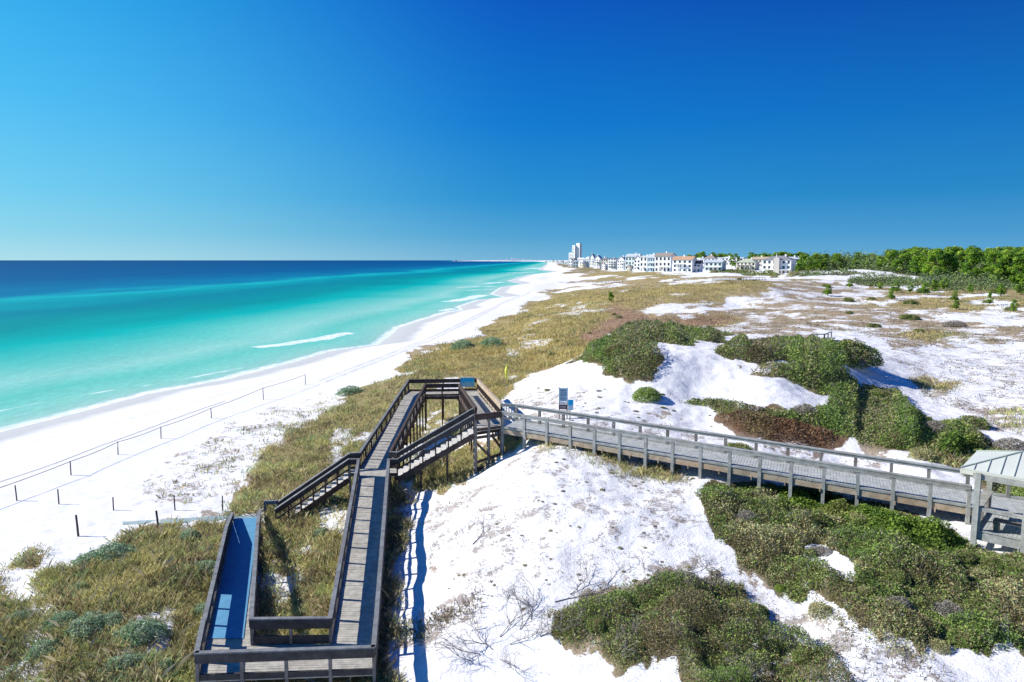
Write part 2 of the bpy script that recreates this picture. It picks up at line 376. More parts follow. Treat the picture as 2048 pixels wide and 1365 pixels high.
# ------------------------------------------------------------------ land cover traced as outlines on the ground
# kind: G golden grass, O olive mixed grass, D dark scrub, B brown scrub, L bright broad leaf, W brown litter, K sparse tufts, S open sand, F far scrub
ZONES = [
 ('K', .74, [(1180,552),(1380,556),(1640,556),(2100,575),(2100,900),(1990,860),(1850,800),(1780,720),(1760,680),(1640,660),(1470,672),(1340,650),(1270,640),(1250,600)]),
 ('G', .93, [(835,712),(880,688),(945,662),(1000,632),(1060,602),(1120,576),(1165,568),(1230,574),(1290,570),(1400,556),(1500,560),(1560,572),(1530,590),(1450,600),(1380,610),(1300,612),(1270,622),(1330,640),(1450,630),(1490,645),(1380,655),(1260,655),(1190,685),(1155,718),(1080,742),(1035,765),(1008,800),(990,840),(940,800),(930,760),(870,760),(790,752)]),
 ('G', .62, [(1180,545),(1300,545),(1400,552),(1640,558),(1640,566),(1400,562),(1200,560)]),
 ('W', .95, [(1215,605),(1262,618),(1330,640),(1450,632),(1480,645),(1380,655),(1260,656),(1190,690),(1170,700),(1160,670),(1220,635)]),
 ('O', .87, [(830,712),(870,740),(880,770),(1000,790),(990,840),(800,900),(830,960),(815,1060),(812,1180),(800,1260),(790,1420),(-160,1420),(-160,1240),(0,1205),(60,1150),(130,1100),(200,1075),(330,1055),(460,1042),(470,1010),(500,965),(480,940),(520,905),(560,880),(535,845),(620,812),(680,792),(740,762),(790,748)]),
 ('K', .34, [(420,860),(640,780),(700,800),(560,880),(500,960),(470,1030),(330,1015),(290,990),(350,920)]),
 ('O', .45, [(-120,1095),(60,1092),(200,1078),(230,1100),(150,1160),(40,1260),(-120,1300)]),
 ('S', 1, [(1268,621),(1330,611),(1440,611),(1455,592),(1475,584),(1525,583),(1545,590),(1500,608),(1440,624),(1350,632),(1290,629)]),
 ('O', .8, [(1000,868),(1090,872),(1130,888),(1210,900),(1260,925),(1400,960),(1390,975),(1240,948),(1110,905),(1040,893),(960,935),(880,985),(820,1020),(800,1000),(860,950),(940,915),(980,890)]),
 ('O', .75, [(800,900),(940,875),(935,930),(860,985),(790,1080),(780,1000)]),
 ('K', .42, [(1020,790),(1130,770),(1190,815),(1340,840),(1480,880),(1700,905),(1850,930),(1800,945),(1500,905),(1250,870),(1100,840),(1030,820)]),
 ('K', .30, [(860,1010),(940,950),(1060,900),(1180,910),(1380,970),(1420,1060),(1430,1130),(1200,1180),(900,1195),(830,1120)]),
 ('D', .97, [(1163,716),(1190,688),(1235,668),(1290,672),(1302,695),(1325,715),(1332,732),(1300,745),(1312,765),(1250,768),(1180,762),(1198,745),(1175,735)]),
 ('D', .97, [(1232,662),(1280,650),(1340,652),(1420,660),(1470,672),(1440,681),(1380,692),(1320,686),(1270,680)]),
 ('D', .97, [(1425,705),(1470,692),(1530,688),(1560,682),(1600,680),(1640,690),(1660,700),(1700,715),(1712,750),(1690,768),(1650,782),(1600,775),(1560,757),(1480,742),(1520,735),(1590,733),(1560,724),(1500,728),(1450,715)]),
 ('D', .93, [(1640,775),(1700,760),(1750,765),(1800,785),(1830,830),(1870,840),(1940,860),(1975,890),(1960,905),(1900,892),(1860,897),(1830,908),(1790,892),(1720,886),(1680,872),(1640,850),(1580,840),(1600,825),(1660,815)]),
 ('D', .86, [(1350,797),(1420,795),(1480,810),(1540,825),(1620,828),(1680,820),(1690,872),(1600,846),(1500,834),(1430,822),(1370,812)]),
 ('B', .93, [(1440,832),(1520,827),(1600,845),(1670,870),(1662,885),(1600,893),(1540,886),(1480,862)]),
 ('O', .85, [(1820,908),(1860,890),(1960,903),(2100,900),(2100,940),(1990,960),(1900,940),(1850,930)]),
 ('L', .97, [(1857,893),(1900,886),(1945,890),(1962,903),(1915,920),(1875,912)]),
 ('D', .9, [(1930,950),(2100,950),(2100,1040),(1980,1000)]),
 ('K', .45, [(1985,820),(2100,815),(2100,870),(2000,862)]),
 ('D', .86, [(1385,985),(1430,972),(1530,977),(1600,970),(1690,974),(1740,1000),(1800,1025),(1860,1052),(1930,1075),(2000,1105),(2120,1125),(2140,1300),(1980,1312),(1900,1322),(1850,1312),(1780,1300),(1720,1272),(1660,1240),(1620,1215),(1560,1190),(1530,1150),(1480,1140),(1440,1080),(1420,1040),(1410,1000)]),
 ('S', .9, [(1590,1090),(1640,1098),(1690,1130),(1720,1170),(1690,1180),(1650,1150),(1600,1135)]),
 ('L', .97, [(1528,978),(1600,985),(1700,1000),(1745,1030),(1850,1052),(1950,1085),(1905,1118),(1820,1095),(1740,1062),(1650,1030),(1560,1000)]),
 ('D', .94, [(1065,1242),(1100,1215),(1190,1195),(1280,1165),(1360,1145),(1430,1135),(1480,1160),(1500,1200),(1540,1250),(1600,1270),(1660,1300),(1700,1350),(1715,1430),(1390,1430),(1345,1330),(1290,1322),(1240,1335),(1200,1300),(1120,1280)]),
 ('K', .6, [(785,1260),(830,1228),(950,1188),(995,1212),(960,1252),(880,1262),(820,1295)]),
 ('K', .5, [(1480,1160),(1560,1190),(1640,1235),(1720,1275),(1850,1318),(1960,1400),(1700,1400),(1650,1290),(1540,1250)]),
 ('S', .9, [(1775,690),(1900,684),(2100,694),(2100,812),(1960,812),(1850,775),(1790,740)]),
 ('K', .22, [(1775,690),(1900,684),(2100,694),(2100,812),(1960,812),(1850,775),(1790,740)]),
 ('S', .9, [(1815,624),(1990,624),(2100,634),(2100,657),(1960,655),(1880,642)]),
 ('S', .9, [(1640,560),(1740,562),(1745,572),(1650,570)]),
 ('S', .9, [(1665,583),(1775,582),(1780,592),(1670,594)]),
 ('K', .85, [(1560,592),(1680,600),(1800,622),(1780,655),(1640,650),(1500,632)]),
 ('K', .85, [(1320,655),(1480,648),(1640,668),(1620,682),(1470,668),(1400,658)]),
 ('G', .75, [(1690,602),(1800,596),(2100,590),(2100,622),(1880,620),(1760,616)]),
 ('G', .8, [(1740,578),(2100,566),(2100,590),(1780,590)]),
 ('G', .7, [(1790,668),(1860,662),(1940,664),(1930,676),(1830,682)]),
 ('G', .6, [(1800,755),(1860,752),(1930,770),(1900,785),(1830,775)]),
 ('F', .97, [(1680,556),(1760,552),(1850,556),(2100,560),(2100,578),(1960,583),(1800,574),(1720,572)]),
 ('F', .95, [(1590,548),(1640,544),(1750,548),(1700,556),(1600,556)]),
 ('D', .9, [(1425,548),(1450,540),(1540,541),(1560,552),(1500,553)]),
 ('O', .93, [(756,1010),(795,1000),(812,1060),(806,1120),(798,1200),(812,1290),(795,1390),(745,1390)]),
 ('G', .9, [(1150,533),(1250,541),(1350,546),(1400,548),(1300,556),(1200,552),(1165,545)]),
]
CC = dict(H=(.34,.27,.15), G=(.34,.27,.11), O=(.33,.27,.13), D=(.10,.09,.04), B=(.13,.075,.045), L=(.06,.07,.02), W=(.32,.21,.14), K=(.37,.29,.21), S=(.8,.79,.77), F=(.06,.06,.035))
ZW = []
for kd, dens, pl in ZONES:
    ZW.append((kd, dens, np.array([S(*hit(*p)) for p in pl])))

flat = lambda a: a.ravel()
fx, fy = flat(TX), flat(TY)
amp = .03*(fy+8); fa = fx/(fy+8); fb = np.log(fy+8)
wx = fx+(fbm(fa/.035, fb/.09, 41, 4)-.5)*amp*2.2; wy = fy+(fbm(fa/.035+9, fb/.09, 43, 4)-.5)*amp*3.6
SP = S(wx, np.maximum(wy, -7.5))
isk = np.zeros(len(fx)); veg = np.zeros(len(fx)); vcol = np.tile(np.array(CC['K']), (len(fx), 1)); CK = np.array((.40, .36, .33))+(np.array((.36, .28, .18))-np.array((.40, .36, .33)))*sstep(fy, 55, 95)[:, None]
for kd, dens, pl in ZW:
    lo = pl.min(0)-14; hi = pl.max(0)+14
    m = np.where((SP[:, 0] > lo[0]) & (SP[:, 0] < hi[0]) & (SP[:, 1] > lo[1]) & (SP[:, 1] < hi[1]))[0]
    if not len(m): continue
    ins = inpoly(SP[m], pl); d = edged(SP[m], pl); s = np.where(ins, d, -d)
    w = sstep(s, -10, 9) if kd in 'DB' and SP[m][:, 1].mean() > 230 else sstep(s, -3, 5) if kd in 'DLFBS' else sstep(s, -13, 16)
    if kd == 'S': veg[m] = veg[m]*(1-w); continue
    isk[m] = isk[m]*(1-w)+(kd == 'K')*w; veg[m] = veg[m]*(1-w)+dens*w; vcol[m] = vcol[m]*(1-w[:, None])+(CK[m] if kd == 'K' else np.array(CC[kd]))*w[:, None]
# whole stretches beyond the traced area, and the floor of the wood
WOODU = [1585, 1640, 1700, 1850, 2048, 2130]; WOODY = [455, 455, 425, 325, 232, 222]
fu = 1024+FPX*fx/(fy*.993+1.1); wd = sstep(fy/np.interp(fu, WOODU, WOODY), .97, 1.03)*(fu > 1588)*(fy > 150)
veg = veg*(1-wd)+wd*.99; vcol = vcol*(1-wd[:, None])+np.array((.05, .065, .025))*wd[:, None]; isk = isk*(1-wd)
far = sstep(fy, 560, 700)*sstep(TD.ravel(), 28, 45); veg = veg*(1-far)+far*.85*(1-.75*sstep(fy, 2500, 5000)); vcol = vcol*(1-far[:, None])+np.array((.26, .21, .11))*far[:, None]

PN = fbm(fa/.045, fb/.10, 61, 5)
PN = np.clip(.5+(PN-.5)*2.3, 0, 1)
PN2 = np.clip(.5+(fbm(fa/.028, fb/.035, 67, 5)-.5)*2.6, 0, 1)
vegm = np.where(isk > .5, veg*.62+.21+(.5-PN2)*(.30+.42*sstep(fy, 60, 120)), .5+(veg*1.2-.1-PN)*2.6)
vegm = np.clip(vegm, 0, 1)*(veg > .02)*(~_in)*np.where(isk > .5, 1, 1)
VEGM = vegm.reshape(TX.shape)
SG = S(fx, np.maximum(fy, -7.5)); TRK = np.zeros(len(fx))
for pl_ in ([(640,762),(700,738),(790,704),(860,676),(920,648),(990,614),(1060,585)], [(652,764),(712,740),(802,705),(870,677),(930,648),(998,614)], [(-40,905),(150,866),(330,820),(520,770),(640,735),(760,690)]):
    Q = np.array([S(*hit(*p)) for p in pl_]); lo = Q.min(0)-5; hi = Q.max(0)+5
    m = np.where((SG[:, 0] > lo[0]) & (SG[:, 0] < hi[0]) & (SG[:, 1] > lo[1]) & (SG[:, 1] < hi[1]))[0]; P_ = SG[m]; best = np.full(len(m), 1e9)
    for a_, b_ in zip(Q[:-1], Q[1:]):
        dv = b_-a_; t = np.clip(((P_-a_)@dv)/(dv@dv), 0, 1); best = np.minimum(best, np.hypot(*(P_-a_-t[:, None]*dv).T))
    TRK[m] = np.maximum(TRK[m], np.clip(1.2-best/1.5, 0, 1)*(1 if pl_[0][0] > 0 else .45))
# ground material
w = NT('sand_and_litter'); co = w.coords()
n1 = w.noise(.18, 6, .6, co); n2 = w.noise(2.2, 5, .65, co); n3 = w.noise(9, 4, .7, co); n4 = w.noise(.9, 4, .6, co)
va = w.n('ShaderNodeAttribute', attribute_name='veg').outputs['Fac']; da = w.n('ShaderNodeAttribute', attribute_name='dshore').outputs['Fac']
vc = w.n('ShaderNodeAttribute', attribute_name='vcol').outputs['Color']
sand = w.ramp(n2.outputs[0], [(.3, (.68, .67, .66)), (.7, (.80, .80, .79))]).outputs[0]
sand = w.mix(w.ramp(n1.outputs[0], [(.5, 0.0), (.75, .35)]).outputs[0], sand, (.80, .76, .73))
wet = w.ramp(w.math('ADD', da, w.math('MULTIPLY', w.math('SUBTRACT', n1.outputs[0], .5), 3.0)), [(0.0, 1.0), (1.0, 0.0)])
wetf = w.math('SUBTRACT', 1.0, w.math('MULTIPLY', w.math('SUBTRACT', w.math('ADD', da, w.math('MULTIPLY', w.math('SUBTRACT', n1.outputs[0], .5), 4.5)), 4.6), .38), clamp=True)
sand = w.mix(w.math('MULTIPLY', w.n('ShaderNodeAttribute', attribute_name='track').outputs['Fac'], w.ramp(n4.outputs[0], [(.35, .1), (.6, .8)]).outputs[0]), sand, (.42, .41, .40))
sand = w.mix(wetf, sand, (.46, .47, .46))
nn = w.math('ADD', w.math('MULTIPLY', n2.outputs[0], .42), w.math('ADD', w.math('MULTIPLY', n3.outputs[0], .28), w.math('MULTIPLY', n4.outputs[0], .30)))
thr = w.math('ADD', w.math('SUBTRACT', va, .5), w.math('MULTIPLY', w.math('SUBTRACT', .5, nn), 3.2))
msk = w.math('MULTIPLY', w.math('MULTIPLY', w.math('ADD', thr, .03), 6.0, clamp=True), w.math('MULTIPLY', va, 8.0, clamp=True))
vv = w.mix(1.0, vc, w.ramp(n3.outputs[0], [(.3, .6), (.7, 1.35)]).outputs[0], 'MULTIPLY')
basec = w.mix(msk, sand, vv)
w.set(basec, .95, .05)
hh = w.math('ADD', w.math('MULTIPLY', n3.outputs[0], .5), w.math('ADD', w.math('MULTIPLY', n2.outputs[0], 1.0), w.math('MULTIPLY', w.noise(30, 3, .7, co).outputs[0], .15)))
hh = w.math('MULTIPLY', hh, w.math('MULTIPLY_ADD', w.math('MULTIPLY', w.math('SUBTRACT', da, 22.0), .06, clamp=True), .9, .12))
w.bump(hh, .7, .10)
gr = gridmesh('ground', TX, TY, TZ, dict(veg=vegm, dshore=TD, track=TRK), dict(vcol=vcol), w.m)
tag(gr, kind='structure')

# ------------------------------------------------------------------ sea
sa = np.concatenate([np.linspace(-9, -1.2, 60, endpoint=False), np.linspace(-1.2, .6, 520)])
sb = np.concatenate([np.linspace(math.log(3), math.log(50), 40, endpoint=False), np.linspace(math.log(50), math.log(900), 520, endpoint=False), np.linspace(math.log(900), math.log(150000), 160)])
SB, SA = np.meshgrid(sb, sa, indexing='ij'); SY = np.exp(SB)-8; SX = SA*(SY+8); SD = -shore_d(SX, SY)
SW = (fbm(SX/90, SY/200, 51, 3)-.5)
FO = np.zeros(SX.shape)
for pl_, wd_, st in (([(528, 694), (580, 687), (640, 678), (692, 667)], 2.3, 1.15), ([(902, 603), (930, 599), (964, 591)], 4, 1.1), ([(979, 567), (999, 565)], 5, 1.0), ([(925, 575), (979, 573)], 6, .75), ([(935, 581), (979, 579)], 5, .7),
        ([(1023, 546), (1060, 545)], 16, .8), ([(1040, 555), (1068, 554)], 9, .9), ([(889, 622), (903, 618)], 2.0, 1.1), ([(290, 772), (450, 743), (560, 722)], .55, .62), ([(0, 822), (110, 800), (230, 780)], .6, .6), ([(1063, 538), (1078, 536)], 25, .8)):
    Q = [at(u, v, 0)[:2] for u, v in pl_]
    for a_, b_ in zip(Q[:-1], Q[1:]):
        dv = b_-a_; t = np.clip(((SX-a_[0])*dv[0]+(SY-a_[1])*dv[1])/(dv@dv), 0, 1)
        FO = np.maximum(FO, st*np.exp(-((SX-a_[0]-t*dv[0])**2+(SY-a_[1]-t*dv[1])**2)/(wd_*wd_)))
w = NT('sea_water'); co = w.coords()
d = w.n('ShaderNodeAttribute', attribute_name='off').outputs['Fac']
mp = w.n('ShaderNodeMapping'); mp.inputs['Scale'].default_value = (1, .35, 1); mp.inputs['Rotation'].default_value = (0, 0, R(6)); w.l(co, mp.inputs[0])
na = w.noise(.02, 4, .55, mp.outputs[0]); nb = w.noise(.25, 4, .6, mp.outputs[0]); nc = w.noise(1.3, 3, .6, mp.outputs[0])
dd = w.math('MULTIPLY', d, w.math('ADD', .60, w.math('MULTIPLY', na.outputs[0], .50)))
lg = w.math('DIVIDE', w.math('LOGARITHM', w.math('ADD', w.math('MAXIMUM', dd, 0.0), 1.0), math.e), math.log(6001))
def pos(x): return math.log(x+1)/math.log(6001)
def wc(r, g, b, k=.66): c = srgb(r, g, b); return tuple(x*k for x in c)
ramp = w.ramp(lg, [(0, wc(200, 218, 206, .8)), (pos(2), wc(165, 214, 200, .8)), (pos(7), wc(138, 212, 194, .84)), (pos(13), wc(112, 208, 188, .82)), (pos(21), wc(150, 214, 198, .84)),
    (pos(36), wc(100, 206, 190, .8)), (pos(52), wc(0, 190, 180, .76)), (pos(75), wc(0, 160, 158, .72)), (pos(112), wc(0, 146, 160, .7)), (pos(140), wc(0, 170, 176, .74)), (pos(155), wc(25, 188, 190, .76)), (pos(185), wc(0, 134, 172, .68)),
    (pos(330), wc(0, 102, 160, .62)), (pos(800), wc(0, 92, 152, .6)), (pos(5000), wc(0, 84, 146, .56))])
base = ramp.outputs[0]
# foam: swash line and broken crests
dn = w.math('ADD', d, w.math('MULTIPLY', w.math('SUBTRACT', nb.outputs[0], .5), 3.0))
sw = w.math('MULTIPLY', w.math('SUBTRACT', 2.2, dn), .8, clamp=True)
def band(c, wd, gate_lo, gate_hi, k):
    b = w.math('SUBTRACT', 1.0, w.math('DIVIDE', w.math('ABSOLUTE', w.math('SUBTRACT', dn, c)), wd), clamp=True)
    g = w.noise(.018, 2, .5, co); g.inputs['Distortion'].default_value = k
    gg = w.ramp(g.outputs[0], [(gate_lo, 0.0), (gate_hi, 1.0)]).outputs[0]
    return w.math('MULTIPLY', b, gg)
fa_ = w.n('ShaderNodeAttribute', attribute_name='foam').outputs['Fac']
f = w.math('MAXIMUM', sw, w.math('MULTIPLY', w.math('SUBTRACT', w.math('ADD', fa_, w.math('MULTIPLY', w.math('SUBTRACT', nb.outputs[0], .5), 1.6)), .45), 3.0, clamp=True))
f = w.math('MULTIPLY', f, w.ramp(nc.outputs[0], [(.3, .45), (.6, 1.0)]).outputs[0])
base = w.mix(f, base, (.85, .88, .88))
pt = w.noise(.035, 5, .65, mp.outputs[0]); base = w.mix(1.0, base, w.ramp(pt.outputs[0], [(.3, (.86, .93, .94)), (.7, (1.12, 1.06, 1.04))]).outputs[0], 'MULTIPLY')
rip = w.ramp(nc.outputs[0], [(.3, .90), (.7, 1.08)]).outputs[0]
base = w.mix(1.0, base, rip, 'MULTIPLY')
w.set(base, .5, .04)
w.bump(w.math('ADD', w.math('MULTIPLY', nb.outputs[0], 1.0), w.math('MULTIPLY', nc.outputs[0], .35)), .35, .35)
sea = gridmesh('sea', SX, SY, np.zeros_like(SX)+.0, dict(off=SD, foam=FO), {}, w.m); tag(sea, kind='structure')
#@@VEG
# ------------------------------------------------------------------ vegetation
def zone_points(pl, dens, n):
    """points spread over an outlined stretch of ground, thinned by its cover"""
    lo = pl.min(0); hi = pl.max(0); P = lo+(hi-lo)*RNG.random((int(n), 2)); m = inpoly(P, pl); P = P[m]
    y = FPX*10/P[:, 1]-8; x = P[:, 0]*(y+8)/FPX
    am = .03*(y+8)*.5
    return x+RNG.normal(0, 1, len(x))*am*.25, y+RNG.normal(0, 1, len(y))*am*.5
RAMPS = [[at(385, 1325, 3.2)[:2], at(450, 1024, 2.2)[:2], at(530, 1020, 2.2)[:2], at(512, 1240, 3.2)[:2], at(655, 1240, 3.2)[:2], at(680, 1150, 3.2)[:2], at(760, 1150, 3.2)[:2], at(756, 1310, 3.2)[:2]]]
def cover(x, y):
    r = np.ones(len(x)); P_ = np.stack([x, y], -1)
    for pl in RAMPS: r[inpoly(P_, pl)] = 0
    return r*bil(VEGM, (x/(y+8)-A0)/(A1-A0)*(NA-1), np.interp(np.log(y+8), bR, _bi))
def polyarea(p): return abs(np.sum(p[:, 0]*np.roll(p[:, 1], -1)-p[:, 1]*np.roll(p[:, 0], -1)))/2
PAL = dict(
 G=[(.50, .41, .17), (.45, .38, .15), (.36, .35, .14), (.42, .31, .16), (.29, .30, .14)],
 O=[(.50, .45, .21), (.42, .42, .17), (.30, .35, .14), (.37, .29, .16), (.24, .19, .11), (.56, .50, .27), (.34, .44, .21), (.45, .44, .18)],
 D=[(.15, .23, .055), (.24, .35, .08), (.33, .38, .11), (.10, .15, .045), (.36, .32, .17), (.18, .29, .06), (.24, .20, .10)],
 B=[(.20, .11, .06), (.26, .15, .08), (.14, .08, .045), (.22, .17, .08)],
 L=[(.17, .26, .04), (.12, .20, .04), (.08, .13, .03), (.25, .32, .06), (.20, .22, .07)],
 W=[(.36, .23, .15), (.42, .30, .17), (.30, .20, .14)], K=[(.22, .18, .14), (.30, .26, .16), (.17, .14, .13), (.15, .16, .09)],
 F=[(.15, .21, .09), (.19, .25, .12), (.19, .29, .07), (.24, .29, .13)], T=[(.28, .42, .22), (.34, .48, .27), (.20, .31, .16), (.42, .52, .34)],
 E=[(.30, .28, .24), (.24, .22, .19), (.36, .33, .27)])
def pick(kd, n, x=None, y=None, sc=2.0):
    p = np.array(PAL[kd]); 
    if x is None: k = RNG.integers(0, len(p), n)
    else:
        t = np.clip((fbm(x/sc, y/sc, 71, 3)-.5)*2.4+.5+RNG.normal(0, .16, n), 0, .999); k = (t*len(p)).astype(int)
    return p[k]*RNG.uniform(.75, 1.25, (n, 1))
def blade_arrays(x, y, z, h, wd, lean=.35, wind=(.04, 0)):
    n = len(x); a = RNG.uniform(0, 2*math.pi, n); la = RNG.uniform(0, 2*math.pi, n); ll = RNG.random(n)*lean*h
    tx = x+np.cos(la)*ll+wind[0]*h; ty = y+np.sin(la)*ll+wind[1]*h
    dx = np.cos(a)*wd/2; dy = np.sin(a)*wd/2
    mx = x+(tx-x)*.4; my = y+(ty-y)*.4
    V = np.stack([np.stack([x-dx, y-dy, z-.03], -1), np.stack([x+dx, y+dy, z-.03], -1), np.stack([mx+dx*.8, my+dy*.8, z+h*.6], -1), np.stack([tx, ty, z+h], -1)], 1)
    return V.reshape(-1, 3)
def leaf_arrays(P, size, up=.5):
    n = len(P); N = RNG.normal(0, 1, (n, 3)); N /= np.linalg.norm(N, axis=1)[:, None]; N[:, 2] = np.abs(N[:, 2])+up; N /= np.linalg.norm(N, axis=1)[:, None]
    r = RNG.normal(0, 1, (n, 3)); u = np.cross(N, r); u /= np.linalg.norm(u, axis=1)[:, None]; v = np.cross(N, u)
    s = (size*RNG.uniform(.6, 1.3, n))[:, None]; u = u*s; v = v*s*.5
    return np.stack([P-u, P+v, P+u, P-v], 1).reshape(-1, 3)
def grass_zone(name, kd, pl, per, label, cat, h0=.5, tuft=10, wk=.00048, lean=1.0, excl=()):
    per = per*2.3; h0 = h0*.58
    n = polyarea(pl)*per/tuft*1.0; lo = pl.min(0); hi = pl.max(0); bb = (hi-lo).prod()
    x, y = zone_points(pl, 1, n*bb/polyarea(pl))
    for ex in excl:
        m = ~inpoly(S(x, y), ex); x = x[m]; y = y[m]
    c = cover(x, y); m = RNG.random(len(x)) < c**1.5; x = x[m]; y = y[m]
    dist = np.hypot(x, y); hs = h0*RNG.uniform(.55, 1.25, len(x))*(.6+.8*fbm(x/3, y/3, 77, 2)); cc = pick(kd, len(x), x, y, 1.4+.012*dist)*(.75+.5*fbm(x/(.7+.02*dist), y/(.7+.02*dist), 79, 2))[:, None]*1.12
    x = np.repeat(x, tuft); y = np.repeat(y, tuft); hs = np.repeat(hs, tuft)*RNG.uniform(.6, 1.15, len(x)); cc = np.repeat(cc, tuft, 0)*RNG.uniform(.7, 1.3, (len(x), 1)); dist = np.repeat(dist, tuft)
    rr = RNG.normal(0, 1, (len(x), 2))*(.10+.0028*dist)[:, None]; x = x+rr[:, 0]; y = y+rr[:, 1]
    hs = hs*np.clip(dist/80, 1, 1.3)
    st = RNG.random(len(x)) < .012; hs = np.where(st, hs*2.0, hs); cc = np.where(st[:, None], np.array((.50, .42, .27))*RNG.uniform(.8, 1.2, (len(x), 1)), cc)
    V = blade_arrays(x, y, ground(x, y), hs, wk*dist*RNG.uniform(.6, 1.4, len(x))*np.where(st, .32, 1), lean)
    o = fastmesh(name, V, 4, np.repeat(cc, 4, 0), M['blade']); tag(o, label, cat, kind='stuff'); return len(x)
def scrub_zone(name, kd, pl, per, hmax, label, cat, taper=14, lk=.0016, mixk=None, mixf=0, twig=.12, csc=1.5, excl=()):
    A = polyarea(pl); lo = pl.min(0); hi = pl.max(0)
    x, y = zone_points(pl, 1, A*per*1.35*(hi-lo).prod()/A)
    c = cover(x, y); m = RNG.random(len(x)) < np.clip(c*1.6, 0, 1); x = x[m]; y = y[m]
    for ex in excl:
        m = ~inpoly(S(x, y), ex); x = x[m]; y = y[m]
    sp = S(x, y); e = np.where(inpoly(sp, pl), edged(sp, pl), 0); dist = np.hypot(x, y)
    q = csc*np.clip(dist/45, .8, 3)
    n1 = fbm(x/q, y/q, 81, 3); n2 = fbm(x/(q*3.3), y/(q*3.3), 83, 2)
    H = hmax*sstep(e, -3, taper)*(.04+1.25*np.clip((n1-.5)*2.6+.5, 0, 1))*(.5+n2)
    t = RNG.random(len(x))**.45
    P = np.stack([x, y, ground(x, y)+H*t+.03], -1)
    col = pick(kd, len(x), x, y, q*1.3)
    if mixk:
        mm = (fbm(x/(q*2), y/(q*2), 85, 3)+RNG.normal(0, .05, len(x))) > 1-mixf; col[mm] = pick(mixk, mm.sum())
    sz = lk*dist
    tw = RNG.random(len(x)) < twig
    V1 = leaf_arrays(P[~tw], sz[~tw]); 
    pt = P[tw]; V2 = blade_arrays(pt[:, 0], pt[:, 1], pt[:, 2]-.1, np.clip(sz[tw]*3.0, .08, .5)*RNG.uniform(.5, 1.2, tw.sum()), sz[tw]*.45, 1.1, (0, 0))
    ct = pick('E' if kd != 'L' else 'L', tw.sum())*.8; gr_ = RNG.random(tw.sum()) < .6; ct[gr_] = col[tw][gr_]
    V = np.concatenate([V1, V2]); C = np.repeat(np.concatenate([col[~tw], ct]), 4, 0)
    o = fastmesh(name, V, 4, C, M['leaf']); tag(o, label, cat, kind='stuff'); return len(x)
cnt = 0
Z = {i: z for i, z in enumerate(ZW)}
def zl(k): return [z for z in ZW if z[0] == k]
K_, G_, O_, D_, B_, L_, F_ = (zl(c) for c in 'KGODBLF'); K_ = K_[:5]+K_[-2:] if False else [k for k in K_ if k[1] not in (.85, .22)]
cnt += grass_zone('dune_grass', 'G', G_[0][2], .55, 'golden sea oat meadow on the long foredune running beside the beach towards the houses', 'grass', .55, 8, excl=[zl('W')[0][2]])
cnt += grass_zone('heath', 'W', zl('W')[0][2], .5, 'reddish brown low heath between the golden dune grass and the white blowout', 'grass', .3, 6)
cnt += grass_zone('dune_grass', 'G', G_[1][2], .35, 'thin strip of tan grass along the dune foot below the row of houses', 'grass', .6, 4)
for z, lb in zip(G_[2:], ['tan grass flat in front of the low scrub at the right edge', 'strip of tan grass right under the pine wood', 'small tan grass patch on the white sand flat at right', 'pale grass patch on the sand right of the round scrub', 'grass slope between the far beach and the houses']):
    cnt += grass_zone('dune_grass', 'G', z[2], .4, lb, 'grass', .5, 5)
cnt += grass_zone('mixed_grass', 'O', O_[0][2], .42, 'olive and golden grass around the wooden ramps and stairs, down to the lower left corner', 'grass', .52, 10)
cnt += grass_zone('mixed_grass', 'O', O_[1][2], .30, 'thin grass with sand showing at the left edge of the beach', 'grass', .42, 8)
cnt += grass_zone('mixed_grass', 'O', O_[2][2], .5, 'golden grass fringe along the crest of the white dune beside the boardwalk', 'grass', .4, 8)
cnt += grass_zone('mixed_grass', 'O', O_[3][2], .5, 'brownish grass in the hollow under the upper stairs', 'grass', .5, 8)
cnt += grass_zone('mixed_grass', 'O', O_[4][2], .5, 'olive grass strip behind the pavilion roof', 'grass', .5, 8)
KL = ['grey tufts and debris speckled over the sand flats in the right distance', 'sparse grass stalks on the beach sand left of the stairs', 'scattered dead tufts on the sand behind the boardwalk railing',
      'scattered dead tufts on the big white dune in the foreground', 'dry tan brush at the right edge above the pavilion', 'grey brown dead tufts at the foot of the white dune beside the lower ramp', 'low debris and runners on the sand path between the two foreground thickets']
for z, lb, pr, h in zip(K_, KL, (.30, .10, .07, .06, .4, .35, .14), (.16, .4, .2, .16, .4, .4, .2)):
    cnt += grass_zone('sparse_tufts', 'K' if h != .4 or pr == .35 else 'O', z[2], pr, lb, 'grass tufts', h, 9, .0010, .9)
DL = [('dark olive thicket crowning the dune behind the beach warning signs', 1.7), ('long green thicket band behind the white sand crest', 1.5), ('dark thicket with pointed left end on the sand ridge at centre right', 1.4),
      ('broad green thicket running down the slope above the pavilion', .62), ('low green thicket strip starting right of the round bush', .9), ('green brush behind the pavilion posts', 1.0),
      ('large dark green thicket in the right foreground below the boardwalk', .5), ('grey green thicket in the bottom centre foreground with bare twigs', .62), ('dark scrub mound in front of the cream and white houses', 3.0)]
for i, (z, (lb, h)) in enumerate(zip(D_, DL)):
    cnt += scrub_zone('scrub_thicket', 'D', z[2], 1.0 if i in (6, 7) else 1.5, h, lb, 'shrubs', 16 if i in (6, 7) else 9, mixk='O' if i in (6,) else 'E' if i == 7 else None, mixf=.42 if i == 6 else .34, twig=.38 if i == 7 else .34 if i == 6 else .2, excl=[l[2] for l in L_])
cnt += scrub_zone('brown_scrub', 'B', B_[0][2], 1.3, .8, 'red brown dry scrub patch behind the boardwalk', 'shrubs', 9)
